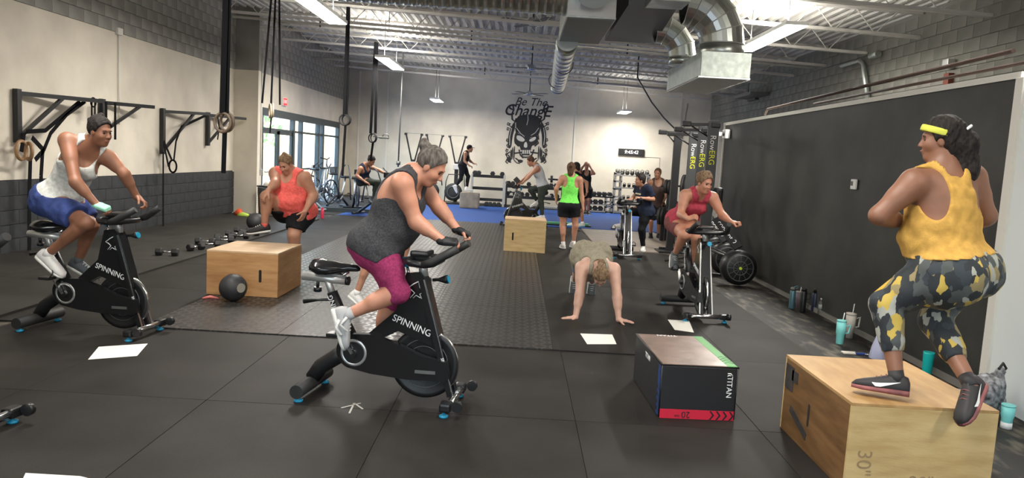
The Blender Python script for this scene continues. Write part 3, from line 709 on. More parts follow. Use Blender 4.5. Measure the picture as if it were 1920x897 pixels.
t = empty('square_diffuser', (2.62, 11.1, 0), 0, 'galvanised square diffuser box hanging under the large elbow', 'duct')
MB().box((0, 0, 3.06), (.66, 2.2, .33)).build('box', M_galv, t)
MB().box((0, -1.115, 3.06), (.64, .012, .31)).build('front_panel', mat('bright_galv', (.66, .72, .66), .45, metal=.7, noise=.15, nscale=14), t)
MB().box((0, 0, 2.888), (.60, 2.1, .012)).build('grille', mat('bright_grille', (.7, .72, .7), .5), t)
mb = MB()
for s_ in (-1, 1): mb.bar((s_*.33, -1.1, 2.895), (s_*.33, 1.1, 2.895), .02)
mb.bar((-.33, -1.1, 2.895), (.33, -1.1, 2.895), .02); mb.build('rim', M_chrome, t)
# lamps
M_glow = mat('lamp_glow', (1, 1, 1), .5, emit=(1, .97, .9), estr=9.)
LBL = ['long bright strip lamp at the upper left, near the spiral duct', 'long strip lamp over the hanging straps before the left back corner', 'long bright strip lamp beside the square diffuser on the right', 'small lamp on a rod before the back wall, left one', 'small lamp on a rod before the back wall, right one above the clock']
for i, (x, y, z, L) in enumerate(STRIPS):
    t = empty('strip_lamp', (x, y, 0), 0, LBL[i] if i < 5 else 'added unseen strip lamp lighting the near room from above the photographer', 'lamp', 'ceiling strip lamps' if i < 5 else 'added strip lamps outside the view')
    MB().bbox((0, 0, z+.02), (.34, L, .06), .01).build('housing', M_white2, t)
    MB().box((0, 0, z-.016), (.31, L-.02, .012)).build('tube_panel', M_glow, t)
    for s_ in (-.35, .35): MB().cyl((0, L*s_, z+.05), (0, L*s_, zc(x)), .008, n=6).build('hanger', M_dgalv, t)
# ceiling fans seen edge on
for k, (px, py, Y) in enumerate(((1000, 42, 15.2), (997, 128, 19.6), (993, 176, 24.2))):
    p = atY(px, py, Y); t = empty('ceiling_fan', (p[0], p[1], 0), 0, ('nearest', 'middle', 'farthest')[k]+' of three ceiling fans in a row down the room', 'fan', 'ceiling fans')
    z = p[2]; MB().cyl((0, 0, z), (0, 0, zc(p[0])), .014, n=8).build('rod', M_blk2, t)
    MB().lathe((0, 0, z-.06), [(.02, 0), (.11, .02), (.13, .07), (.10, .12), (.03, .17)], 20).build('motor', M_chrome, t)
    for a in range(4):
        an = math.pi/2*a+.5+k; d = Vector((math.cos(an), math.sin(an), 0)); MB().bar(d*.1+Vector((0, 0, z)), d*.68+Vector((0, 0, z)), .14, .012).build('blade', M_dgalv, t)
    MB().torus((0, 0, z-.04), .2, .008, (0, 0, 1), 24, 5).build('guard_ring', M_chrome, t)
# rope hanging from the ceiling to the rack
a = atY(1195, 145, 18.4); b = atY(1272, 248, 15.5)
tag(MB().tube([a+np.array([0, 0, .5]), a, (a*.6+b*.4)+np.array([0, 0, -.12]), (a*.3+b*.7)+np.array([0, 0, -.10]), b], .016, 6).build('rope', M_blk2), 'dark cable swagging from the ceiling down to the black uprights on the right', 'cable')
# conduit, exit sign, wall box, pipes on the partition
def pipe(name, pts, r, m, label): return tag(MB().tube(pts, r, 8).build(name, m), label, 'pipe')
c = atX(220, 68, -7.0)
t = empty('wall_conduit', (-6.97, float(c[1]), 0), 0, 'thin white conduit with a box at its top on the left wall above the straps', 'conduit')
MB().cyl((0, 0, 1.9), (0, 0, 3.45), .012, n=8).build('pipe', M_trim, t); MB().bbox((0, 0, 3.48), (.06, .16, .12), .01).build('junction_box', M_trim, t)
t = empty('wall_conduit', (-6.45, 18.62, 0), 0, 'grey conduit with a switch box beside the storefront door', 'conduit')
MB().cyl((0, 0, 1.05), (0, 0, 3.9), .012, n=8).build('pipe', M_silver, t); MB().bbox((0, 0, 1.0), (.06, .12, .16), .01).build('switch_box', M_silver, t)
es = empty('exit_sign', (-6.475, 20.5, 0), 0, 'red lit exit sign above the storefront doors', 'sign'); y_, z_ = 20.5, float(atX(526, 189, -6.45)[2])
MB().bbox((0, 0, z_), (.05, .34, .22), .008).build('case', M_white2, es)
MB().box((.028, 0, z_), (.006, .31, .19)).build('face', mat('exit_red', (.7, .02, .02), .5, emit=(1, .03, .03), estr=1.1), es)
text('EXIT', 'lettering', mat('exit_text', (1, .6, .6), .5, emit=(1, .45, .45), estr=.9), .13, (.033, 0, z_), RM(Vector((0, 1, 0)), Vector((0, 0, 1)), Vector((1, 0, 0))), es)
pipe('dark_pipe', [(3.93, 6.2, 2.78), (3.93, 12.2, 2.70), (3.93, 12.3, 2.62)], .02, M_pipe, 'upper thin dark pipe on top of the black partition')
pipe('dark_pipe', [(3.90, 5.6, 2.66), (3.90, 10.2, 2.64)], .016, M_pipe, 'lower thin dark pipe just above the partition trim')
t = empty('metal_conduit', (6.40, 14.4, 0), 0, 'bent metal conduit coming up behind the black partition', 'conduit')
a = atX(1627, 190, 6.40); b = atX(1620, 112, 6.40); c = atX(1590, 120, 6.40)
MB().tube([Vector(a)-Vector(t.location), Vector(b)-Vector(t.location)-Vector((0, 0, .08)), Vector(b)-Vector(t.location)+Vector((-.02, .12, 0)), Vector(c)-Vector(t.location)+Vector((0, .3, 0))], .045, 10).build('pipe', M_galv, t)
b = atX(1640, 103, 6.40); MB().cyl(Vector(b)-Vector(t.location)-Vector((0, .15, 0)), Vector(b)-Vector(t.location)+Vector((0, .15, 0)), .06).build('elbow_fitting', M_galv, t)
a = atX(1779, 120, 6.42); t = empty('junction_box', tuple(a*np.array([1, 1, 0])), 0, 'small grey junction box over a rust red bracket high on the right wall', 'box')
MB().bbox((0, 0, a[2]), (.12, .16, .14), .01).build('box', M_silver, t); MB().box((.02, 0, a[2]-.32), (.08, .14, .36)).build('bracket', mat('rust', (.18, .05, .03), .8), t)
a = atX(1415, 180, 6.3); t = empty('unit_heater', tuple(a*np.array([1, 1, 0])), 0, 'grey shelf-like bracket unit on the right block wall under the square diffuser', 'bracket')
MB().bbox((-.1, 0, a[2]), (.5, 1.5, .08), .01).build('shelf', M_dgalv, t); MB().cyl((-.1, .3, a[2]), (-.1, .3, zc(6.2)), .015, n=6).build('hanger', M_dgalv, t); MB().box((-.1, -.2, a[2]-.12), (.1, .7, .05)).build('lamp', M_blk2, t)
# thermostat and camera on the partition
a = atX(1603, 346, 3.80); t = empty('thermostat', (3.80, float(a[1]), 0), 0, 'white thermostat with a grey screen on the black partition', 'thermostat')
MB().bbox((-.012, 0, a[2]), (.025, .125, .115), .008).build('case', M_white2, t); MB().box((-.026, .022, a[2]+.008), (.004, .05, .05)).build('screen', M_dgalv, t)
a = atX(1367, 252, 3.80); t = empty('security_camera', (3.80, float(a[1]), 0), 0, 'white box camera on the far upper corner of the black partition', 'camera')
MB().bbox((-.05, 0, a[2]), (.09, .22, .16), .01).build('case', M_white2, t); MB().cyl((-.10, -.02, a[2]), (-.12, -.02, a[2]), .04).build('lens', M_blk2, t); MB().bbox((-.12, .16, a[2]), (.08, .08, .07), .01).build('bracket', M_white2, t)
# storefront doors in the left wall
XS = -6.56; Y0, Y1 = 18.85, 26.9
def mull(name, y, w, z0, z1, par, d=.12): return MB().box((XS, y, (z0+z1)/2), (d, w, z1-z0)).build(name, M_alu, par)
sf = st(empty('window_1', (0, 0, 0)))
MB().box((XS, (Y0+Y1)/2, 2.52), (.14, Y1-Y0, .2)).build('header', M_alu, sf)
MB().box((XS, (Y0+Y1)/2, 2.10), (.08, Y1-Y0, .06)).build('transom_bar', M_alu, sf)
for y, w in ((18.9, .1), (21.55, .16), (22.35, .12), (24.2, .14), (24.75, .2), (26.85, .14)): mull('mullion', y, w, 0, 2.45, sf)
for y, y2 in ((22.35, 24.2), (24.75, 26.85)):
    MB().box((XS, (y+y2)/2, 1.02), (.05, y2-y, .05)).build('rail', M_alu, sf); MB().box((XS, (y+y2)/2, 1.25), (.012, y2-y, 2.45)).build('pane', M_glass, sf)
for k, (y, y2) in enumerate(((18.95, 20.2), (20.25, 21.5))):
    d = st(empty('door_%d' % (k+1), (0, 0, 0)))
    for yy in (y+.05, y2-.05): mull('stile', yy, .1, 0, 2.08, d, .06)
    MB().box((XS, (y+y2)/2, .12), (.06, y2-y, .22)).build('bottom_rail', M_alu, d); MB().box((XS, (y+y2)/2, 2.03), (.06, y2-y, .1)).build('top_rail', M_alu, d)
    MB().box((XS, (y+y2)/2, 1.1), (.012, y2-y-.2, 1.9)).build('pane', M_glass, d); MB().cyl((XS+.09, y+.08, 1.0), (XS+.09, y2-.08, 1.0), .018, n=8).build('push_bar', M_silver, d)
# greenery and pale pavement seen through the glass
for k, (x, y, r) in enumerate(((-14, 24, 1.3), (-16, 31, 1.8), (-13, 36, 1.5))):
    random.seed(k); mb = MB()
    for i in range(260):
        v = Vector((random.gauss(0, 1), random.gauss(0, 1), random.gauss(0, 1))).normalized()*r*random.uniform(.6, 1); c = v+Vector((0, 0, r+1.2)); u = Vector((random.gauss(0, 1), random.gauss(0, 1), random.gauss(0, 1))).normalized(); w = v.cross(u).normalized()
        mb._add([c-u*.16, c+w*.11, c+u*.16, c-w*.11], [(0, 1, 2, 3)])
    t = empty('street_tree', (x, y, -.1), 0, ('tree outside beyond the left storefront door', 'tree outside beyond the middle storefront glass', 'tree outside beyond the far storefront glass')[k], 'tree')
    o = mb.build('foliage', mat('leaf', (.18, .30, .10), .7), t, fix=False); o['kind'] = 'stuff'
    MB().cyl((0, 0, 0), (0, 0, r+1), .12, .07).build('trunk', mat('bark', (.16, .12, .09), .9), t)
# ---------------------------------------------------------------- equipment
def arc(cx, cz, r, a0, a1, n=12): return [(cx+r*math.cos(math.radians(a0+(a1-a0)*i/n)), cz+r*math.sin(math.radians(a0+(a1-a0)*i/n))) for i in range(n+1)]
XZ = lambda x, y, t: (x, t, y)
M_gloss = mat('gloss_black', (.012, .012, .013), .16, spec=.6); M_let = mat('lettering_white', (.8, .8, .8), .5)
M_ring = mat('ring_silver', (.52, .52, .52), .3, metal=.7)
def spin_bike(label, loc, rz, group='black indoor spin bikes', crank=200):
    t = empty('spin_bike', loc, rz, label, 'exercise bike', group)
    o = MB().cyl((0, -.26, .075), (0, .26, .075), .047, n=20).build('rear_stabilizer', M_rub, t)
    for s_ in (-1, 1): MB().lathe((-.0, s_*.22, .0), [(.028, 0), (.032, .012), (.012, .02), (.012, .04)], 12).build('leveling_foot', M_cyan, o)
    o = MB().cyl((1.02, -.25, .07), (1.02, .25, .07), .026, n=16).build('front_stabilizer', M_chrome, t)
    for s_ in (-1, 1):
        MB().bbox((1.01, s_*.21, .07), (.075, .10, .06), .015).build('end_cap', M_black, o)
        MB().lathe((1.0, s_*.22, .0), [(.028, 0), (.032, .012), (.012, .02), (.012, .05)], 12).build('leveling_foot', M_cyan, o)
        MB().cyl((1.09, s_*.235-.018, .085), (1.09, s_*.235+.018, .085), .036, n=16).build('transport_wheel', M_black, o)
    MB().tube([(.0, 0, .10), (.06, 0, .19), (.16, 0, .26), (.30, 0, .36)], [.052, .055, .056, .06], 12).build('rear_frame_beam', M_blk2, t)
    MB().tube([(.30, 0, .36), (.20, 0, .55), (.125, 0, .72)], [.05, .042, .036], 10).build('seat_tube', M_blk2, t)
    text('SPINNING', 'tube_lettering', M_let, .05, (.175, -.048, .60), RM(Vector((-.42, 0, .91)), Vector((-.91, 0, -.42)), Vector((0, -1, 0))), t)
    MB().tube([(.13, 0, .70), (.085, 0, .81)], .024, 10).build('seat_post', M_silver, t)
    MB().cyl((-.09, 0, .815), (.23, 0, .805), .030, n=16).build('seat_slider', M_silver, t)
    MB().cyl((.225, 0, .8052), (.245, 0, .8047), .031, n=16).build('slider_cap', M_black, t)
    k = MB().cyl((.02, 0, .79), (.02, 0, .745), .012, n=8).cyl((.02, 0, .745), (.02, 0, .715), .028, n=12).build('adjuster_knob', M_black, t)
    MB().cyl((.02, 0, .719), (.02, 0, .712), .022, n=12).build('knob_cap', M_cyan, k)
    MB().tube([(.12, 0, .665), (.02, 0, .655), (-.08, 0, .635)], [.010, .010, .016], 8).build('seat_lever', M_black, t)
    vs = []; fs = []; n = 14
    for x, hw, z, th in ((-.03, .03, .915, .02), (-.02, .09, .915, .055), (.04, .118, .915, .07), (.11, .10, .908, .065), (.17, .055, .903, .05), (.24, .028, .906, .034), (.29, .024, .904, .03), (.31, .008, .895, .015)):
        for i in range(n):
            a = 2*math.pi*i/n; vs.append((x+.01, math.cos(a)*hw, z+math.sin(a)*th*(.5 if math.sin(a) > 0 else 1.)-abs(math.cos(a))*hw*.25))
    for i in range(7):
        for j in range(n): fs.append((i*n+j, (i+1)*n+j, (i+1)*n+(j+1) % n, i*n+(j+1) % n))
    fs += [tuple(range(n)), tuple(range(7*n, 8*n))[::-1]]
    s_ = MB()._add(vs, fs, True).build('seat', M_gloss, t); MB().tube([(.03, 0, .87), (.08, 0, .835), (.20, 0, .84), (.24, 0, .87)], .012, 8).build('seat_rail', M_chrome, s_)
    # chain guard and crank
    poly = arc(.33, .345, .125, 250, 115, 10)+[(.44, .47), (.65, .415), (.80, .355), (.975, .325), (.995, .22), (.96, .195), (.70, .185), (.45, .20)]
    MB().prism(poly[::-1], -.095, -.045, XZ).build('chain_guard', M_gloss, t)
    MB().prism([(.76, .236), (.90, .240), (.90, .262), (.76, .258)], -.099, -.095, XZ).build('guard_badge', M_dgalv, t)
    cr = MB().torus((.33, -.098, .335), .083, .011, (0, 1, 0), 30, 8, .5).build('crank_ring', M_ring, t)
    MB().cyl((.33, -.13, .335), (.33, .12, .335), .028, n=12).cyl((.33, -.104, .335), (.33, -.096, .335), .072, n=24).build('crank_hub', M_black, cr)
    for sg, an in ((-1, crank-75), (1, crank+105)):
        a = math.radians(an); c = Vector((.33+.17*math.cos(a), sg*.125, .335+.17*math.sin(a)))
        ca = MB().bar((.33, sg*.125, .335), c, .03, .014).build('crank_arm', M_chrome, t)
        MB().bbox(c+Vector((0, sg*.06, 0)), (.10, .09, .025), .006).build('pedal', M_black, ca)
        MB().tube([c+Vector((.05, sg*.02, 0)), c+Vector((.075, sg*.03, .05)), c+Vector((.05, sg*.06, .075)), c+Vector((.075, sg*.09, .05)), c+Vector((.05, sg*.10, 0))], .006, 6).build('toe_cage', M_black, ca)
    # flywheel
    fw = MB().lathe((.80, -.014, .285), [(.02, 0), (.195, .0), (.205, -.004), (.236, -.004), (.236, .032), (.205, .032), (.195, .028), (.02, .028)], 48, (0, 1, 0)).build('flywheel', M_blk2, t)
    MB().torus((.80, 0, .285), .231, .010, (0, 1, 0), 48, 8, 1.6).build('flywheel_rim', M_chrome, fw)
    for r in (.12, .165): MB().torus((.80, -.018, .285), r, .003, (0, 1, 0), 40, 6).build('flywheel_groove', M_dgalv, fw)
    # fork
    for sg in (-1, 1):
        f = MB().bar((.765, sg*.035, .86), (1.0, sg*.052, .09), .034, .05).build('fork_leg', M_gloss, t)
        MB().bar((.785, sg*.054, .865), (1.022, sg*.071, .095), .006, .014).build('fork_edge', M_chrome, f)
    text('SPINNING', 'fork_lettering', M_let, .028, (.955, -.0745, .29), RM(Vector((.29, 0, -.957)), Vector((.957, 0, .29)), Vector((0, -1, 0))), t)
    panel = [(.66, .90), (.755, .915), (.80, .86), (.90, .52), (.925, .425), (.89, .405), (.62, .50), (.44, .40), (.385, .44), (.60, .64), (.63, .78)]
    cv = MB().prism(panel, -.050, .050, XZ).build('front_cover', M_gloss, t)
    for sg in (-1, 1):
        R_ = RM(Vector((.945*-sg, 0, -.328*-sg)), Vector((.328, 0, .945)), Vector((0, sg, 0))) if sg > 0 else RM(Vector((.945, 0, -.328)), Vector((.328, 0, .945)), Vector((0, -1, 0)))
        text('SPINNING', 'cover_lettering', M_let, .066, (.715, sg*.0515, .545), R_, cv, sx=.95)
        x = lambda a, b: (.715+a, sg*.053, .80+b)
        MB().tube([x(.055, .055), x(.06, .035), x(.035, .05), x(.0, .03), x(-.04, -.0), x(-.015, -.01), x(.01, -.03), x(-.02, -.065)], .0035, 5).tube([x(.035, .05), x(.045, .01), x(.07, -.02), x(.045, -.035), x(.06, -.065)], .0035, 5).tube([x(.05, -.06), x(.02, -.045), x(.0, -.065)], .003, 5).build('rider_mark', M_let, cv)
    MB().tube([(.77, 0, .88), (.755, 0, .98)], .030, 10).build('handlebar_post', M_silver, t)
    MB().cyl((.670, 0, .86), (.650, 0, .94), .010, n=8).build('resistance_rod', M_chrome, t)
    MB().cyl((.650, 0, .935), (.638, 0, 1.0), .020, .024, n=14).build('resistance_knob', M_cyan, t)
    b = MB().lathe((.83, 0, .86), [(.012, 0), (.012, .04), (.03, .09), (.03, .105)], 12, (1, 0, .1)).build('brake_knob', M_black, t)
    MB().cyl((.936, 0, .870), (.944, 0, .872), .026, n=14).build('knob_cap', M_cyan, b)
    hb = MB().bbox((.76, 0, 1.005), (.16, .12, .045), .015).tube([(.70, .09, 1.0), (.69, .16, 1.0), (.73, .20, .99), (.82, .20, .985), (.86, .12, .985), (.86, -.12, .985), (.82, -.20, .985), (.73, -.20, .99), (.69, -.16, 1.0), (.70, -.09, 1.0)], .023, 10, closed=True).build('handlebar', M_black, t)
    for sg in (-1, 1): MB().tube([(.81, sg*.20, .985), (.87, sg*.205, 1.005), (.95, sg*.19, 1.055), (1.03, sg*.17, 1.105)], [.024, .028, .029, .026], 10).build('grip_horn', M_rub, hb)
    MB().bbox((.75, 0, 1.035), (.13, .16, .04), .018).build('console', M_black, hb)
    return t
bike = spin_bike('black spin bike under the woman in the dark tank top and magenta capris', (-1.36, 5.06, 0.), math.radians(-8.5))
dup(bike, (-4.15, 6.42, 0), math.radians(-7), 'black spin bike at the far left under the woman in a white tank top')
dup(bike, (2.10, 9.18, 0), math.radians(-87), 'black spin bike facing the camera under the woman in the red sleeveless top')
dup(bike, (2.02, 14.35, 0), math.radians(-90), 'black spin bike beside the woman in the navy T-shirt')
dup(bike, (.72, 18.3, .0), math.radians(180), 'black spin bike behind the far plywood box, under the woman in grey tights')
dup(bike, (-3.90, 4.12, 0.), math.radians(-8), 'spin bike cut off by the left edge, only its front bar in view')

# plyometric boxes
def wood(name, c1, c2, sc):
    m = mat(name, c1, .5, col2=c2, nscale=3.5, stretch=sc, bump=.08, bscale=30); return m
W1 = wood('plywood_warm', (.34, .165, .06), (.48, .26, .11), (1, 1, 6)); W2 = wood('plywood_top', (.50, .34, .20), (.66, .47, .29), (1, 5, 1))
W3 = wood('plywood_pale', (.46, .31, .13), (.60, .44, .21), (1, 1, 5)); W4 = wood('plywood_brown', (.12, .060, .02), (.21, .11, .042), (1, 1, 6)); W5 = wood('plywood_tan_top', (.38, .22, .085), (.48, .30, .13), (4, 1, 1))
M_hole = mat('dark_slot', (.01, .008, .006), .9); M_edge = wood('ply_edge', (.30, .21, .12), (.48, .36, .22), (1, 1, 30))
def ply_box(label, x0, x1, y0, y1, h, mf, ml, mt, rz=0., slots=('front',), name='plyometric_box'):
    t = empty(name, ((x0+x1)/2, (y0+y1)/2, 0), rz, label, 'box', 'wooden plyometric boxes'); w, d = (x1-x0)/2, (y1-y0)/2; e = .018
    zb = .002
    MB().bbox((0, 0, h-e/2), (2*w, 2*d, e), .002).build('top_panel', mt, t)
    def side(nm, c, dm, m, slot, ax):
        o = MB().bbox(c, dm, .002).build(nm, m, t)
        if slot:
            cc = Vector(c)+Vector(ax)*(.5*e+.001)+(Vector((slot, 0, 0)) if abs(ax[1]) else Vector((0, slot, 0))); cc.z = h*.47
            u = Vector((0, 0, 1)); r = .016; q = []
            side_ = Vector((1, 0, 0)) if abs(ax[1]) else Vector((0, 1, 0))
            for a in range(0, 360, 20):
                an = math.radians(a); q.append(cc+side_*math.cos(an)*r+u*(math.sin(an)*r+(.055 if math.sin(an) > 0 else -.055)))
            mb = MB(); mb._add(q, [tuple(range(len(q)))]); mb.build('handle_slot', M_hole, o)
    side('front_panel', (0, -d+e/2, (h-e)/2+zb/2), (2*w, e, h-e-zb), mf, slots[0], (0, -1, 0))
    side('back_panel', (0, d-e/2, (h-e)/2+zb/2), (2*w, e, h-e-zb), mf, 0, (0, 1, 0))
    side('side_panel', (-w+e/2, 0, (h-e)/2+zb/2), (e, 2*d-2*e, h-e-zb), ml, slots[1] if len(slots) > 1 else 0, (-1, 0, 0))
    side('side_panel', (w-e/2, 0, (h-e)/2+zb/2), (e, 2*d-2*e, h-e-zb), ml, 0, (1, 0, 0))
    return t
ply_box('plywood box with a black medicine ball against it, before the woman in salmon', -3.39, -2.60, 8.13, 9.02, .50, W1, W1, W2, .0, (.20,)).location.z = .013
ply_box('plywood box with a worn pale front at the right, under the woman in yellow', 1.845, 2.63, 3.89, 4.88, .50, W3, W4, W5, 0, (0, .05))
bx = [o for o in C.objects if o.name.startswith('plyometric_box')][-1]
M_stamp = mat('burnt_print', (.30, .20, .10), .8)
text('30"', 'stamp', M_stamp, .11, (-.30, -.4965, .17), RM(Vector((0, 0, -1)), Vector((1, 0, 0)), Vector((0, -1, 0))), bx, ext=.0006)
text('20"', 'stamp', M_stamp, .10, (.02, -.4965, .075), RM(Vector((1, 0, 0)), Vector((0, 0, 1)), Vector((0, -1, 0))), bx, ext=.0006)
mb = MB(); mb.box((-.394, .40, .37), (.003, .14, .16)); mb.box((-.394, .31, .40), (.003, .10, .07)); mb.box((-.394, .20, .14), (.003, .30, .05), R=Matrix.Rotation(.3, 3, 'X')); mb.build('paint_mark', mat('faded_black', (.035, .03, .028), .8, noise=.5, nscale=14), bx)
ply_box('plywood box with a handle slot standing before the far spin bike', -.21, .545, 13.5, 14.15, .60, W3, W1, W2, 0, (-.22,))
# grey foam box with rounded corners
MB().bbox((0, 0, .25), (.62, .60, .50), .05).build('foam_box', mat('grey_foam', (.27, .23, .185), .85, noise=.2, nscale=5), None, (-1.56, 24.3, .006))
tag(bpy.data.objects['foam_box'], 'grey-brown foam box with rounded corners under the person in a cap', 'box')
# branded soft box
M_vin = mat('black_vinyl', (.016, .016, .018), .42, bump=.12, bscale=18); M_brn = mat('brown_vinyl', (.16, .105, .08), .35, noise=.25, nscale=6, bump=.5, bscale=7)
M_red = mat('red_band', (.55, .012, .04), .5); M_grn = mat('green_band', (.05, .26, .05), .5); M_blu = mat('blue_band', (.012, .05, .20), .5)
t = empty('soft_plyometric_box', (1.275, 5.37, 0), math.radians(2.5), 'black vinyl box with brown top and red, green and blue bands', 'box')
hx, hy, H = .262, .44, .372
MB().bbox((0, 0, H/2), (2*hx, 2*hy, H), .012).build('cover', M_vin, t)
MB().bbox((-.03, 0, H), (2*hx-.075, 2*hy-.02, .008), .003).build('top_panel', M_brn, t)
g = MB().bbox((hx-.038, 0, H+.001), (.07, 2*hy-.02, .008), .003).build('green_band', M_grn, t)
r = MB().box((0, -hy-.001, .034), (2*hx-.016, .004, .064)).build('red_band', M_red, t)
b = MB().box((-hx-.001, -hy+.045, H/2), (.004, .055, H-.03)).build('blue_band', M_blu, t)
for i in range(4):
    x = .085+i*.045; MB().prism([(x, .004), (x+.012, .004), (x+.035, .034), (x+.012, .064), (x, .064), (x+.022, .034)], -hy-.005, -hy-.002, lambda a, c, q: (a, q, c)).build('chevron', M_vin, r)
    y = -.36+i*.05; MB().prism([(hx-.07, y), (hx-.04, y+.03), (hx-.01, y), (hx-.01, y+.012), (hx-.04, y+.042), (hx-.07, y+.012)], H+.0045, H+.0065, lambda a, c, q: (a, c, q)).build('chevron', mat('dark_green', (.01, .12, .03), .5), g)
    z = .04+i*.05; MB().prism([(-hy+.02, z), (-hy+.045, z+.02), (-hy+.07, z), (-hy+.07, z+.012), (-hy+.045, z+.032), (-hy+.02, z+.012)], -hx-.005, -hx-.003, lambda a, c, q: (q, a, c)).build('chevron', M_vin, b)
text('20', 'number', M_vin, .062, (-.075, -hy-.004, .034), RM(Vector((-1, 0, 0)), Vector((0, 0, -1)), Vector((0, -1, 0))), r, ext=.001)
text('inch', 'number_unit', M_vin, .022, (-.135, -hy-.004, .022), RM(Vector((-1, 0, 0)), Vector((0, 0, -1)), Vector((0, -1, 0))), r, ext=.001)
text('TITAN', 'lettering', M_white2, .052, (hx-.055, -hy-.002, .235), RM(Vector((0, 0, -1)), Vector((1, 0, 0)), Vector((0, -1, 0))), t, ext=.001)
MB().tube([(hx-.038, -hy-.003, .315), (hx-.052, -hy-.003, .33), (hx-.072, -hy-.003, .33)], .004, 5).tube([(hx-.05, -hy-.003, .315), (hx-.064, -hy-.003, .318), (hx-.072, -hy-.003, .31)], .004, 5).build('helmet_mark', M_white2, t)
text('TITAN', 'side_lettering', M_white2, .055, (-hx-.003, -.02, H-.06), RM(Vector((0, -1, 0)), Vector((0, 0, 1)), Vector((-1, 0, 0))), t, ext=.001)
text('TITAN', 'top_lettering', M_white2, .055, (-.03, .40, H+.006), RM(Vector((-1, 0, 0)), Vector((0, -1, 0)), Vector((0, 0, 1))), t, ext=.0008)
for s_ in (-1, 1): MB().tube([(s_*(hx-.004), -hy+.002, .01), (s_*(hx-.004), -hy+.002, H-.006)], .005, 6).build('piping', M_black, t)
MB().tube([(-hx, -hy, H-.002), (hx, -hy, H-.002), (hx, hy, H-.002), (-hx, hy, H-.002)], .006, 6, closed=True).build('piping', M_black, t)
# balls
def ball(name, loc, r, label, m=None):
    t = empty(name, loc, random.uniform(0, 3), label, 'ball'); MB().sphere((0, 0, r), r, 32, 20).build('shell', m or mat('ball_rubber', (.028, .028, .030), .55, noise=.3, nscale=5, bump=.2, bscale=90), t)
    MB().torus((0, 0, r), r, .003, (1, .4, 0), 40, 6).build('seam', M_black, t)
    MB().cyl((0, -r-.001, r*1.1), (0, -r+.004, r*1.1), .05, n=20).build('print', mat('ball_print', (.30, .27, .22), .7), t); return t
ball('medicine_ball', (-2.99, 7.86, .013), .145, 'black medicine ball against the left plywood box')
ball('medicine_ball', (-5.06, 14.4, .024), .17, 'black medicine ball beyond the row of dumbbells, by the leg of the woman in salmon')
tag(MB().tube([(-3.32, 7.86, .022), (-3.26, 7.92, .03), (-3.16, 7.90, .02)], [.01, .02, .008], 8).build('jump_rope', mat('pink_plastic', (.6, .16, .14), .5)), 'small pink handle lying left of the medicine ball', 'handle')
# dumbbells
def dumbbell(name, loc, rz, r=.055, L=.24, label='', group=None, z=0, m=None, hexa=True):
    t = empty(name, loc, rz, label, 'dumbbell', group)
    for s_ in (-1, 1): MB().lathe((s_*L*.5-s_*.02 if s_ > 0 else -L*.5+.02, 0, r*.88), [(r*.8, -.045), (r, -.03), (r, .03), (r*.8, .045)], 6 if hexa else 14, (1, 0, 0), smooth=False).build('head', m or M_rub, t)
    MB().tube([(-L*.4, 0, r*.88), (0, 0, r*.88), (L*.4, 0, r*.88)], [.013, .017, .013], 8).build('handle', M_chrome, t); return t
db0 = dumbbell('dumbbell', (-5.02, 10.66, .024), .15, .060, .26, 'nearest black dumbbell of the row on the left floor, lying apart', 'dumbbells on the left floor')
i = 0
DB = [(-4.90, 11.35, 1.2), (-4.85, 11.75, .4), (-5.05, 12.05, .1), (-4.86, 12.35, .2), (-5.02, 12.75, .3), (-4.86, 13.05, .15), (-5.05, 13.3, .2), (-4.85, 13.55, .3), (-5.1, 13.85, .1), (-4.80, 14.0, 1.0)]
for i, (x, y, a) in enumerate(DB):
    dup(db0, (x, y, .024), a, ('second', 'third', 'fourth', 'fifth', 'sixth', 'seventh', 'eighth', 'ninth', 'tenth', 'farthest')[i]+' dumbbell from the near end of the row on the left floor', 'dumbbells on the left floor')
# papers
def sheet(name, pts, label, cat_='paper', m=None, z=.004):
    c = sum((Vector(p) for p in pts), Vector((0, 0, 0)))/len(pts); mb = MB(); mb.prism([(Vector(p)-c)[:2] for p in pts], 0, .0015, lambda x, y, q: (x, y, q)); o = mb.build(name, m or M_paper); o.location = (c.x, c.y, c.z); return tag(o, label, cat_)
def fl_(px, py, z=0): return Vector(atZ(px, py, z))
sheet('paper_sheet', [fl_(165, 675, .003), fl_(257, 668, .003), fl_(277, 645, .003), fl_(185, 651, .003)], 'white sheet of paper under the front bar of the left spin bike', 'paper')
sheet('paper_sheet', [fl_(1101, 646, .013), fl_(1156, 646, .013), fl_(1148, 628, .013), fl_(1088, 626, .013)], 'cream sheet of paper in front of the woman doing push-ups')
sheet('paper_sheet', [fl_(1265, 619, .003), fl_(1301, 624, .003), fl_(1292, 602, .003), fl_(1252, 600, .003)], 'white sheet of paper by the front bar of the bike of the woman in red')
sheet('paper_sheet', [fl_(40, 905, .003), fl_(225, 912, .003), fl_(150, 894, .003), fl_(48, 888, .003)], 'white sheet of paper at the bottom left edge of the picture')
# chalk arrow on the mat
ct = tag(empty('chalk_arrow', (0, 0, 0)), 'small chalk arrow drawn on the mat under the main spin bike', 'marking'); mb = MB()
for a, b in (((640, 766), (676, 757)), ((664, 757), (655, 776)), ((664, 757), (680, 768))):
    mb.bar(fl_(*a)+Vector((0, 0, .002)), fl_(*b)+Vector((0, 0, .002)), .012, .002)
mb.build('stroke', mat('chalk', (.42, .40, .37), .9), ct)
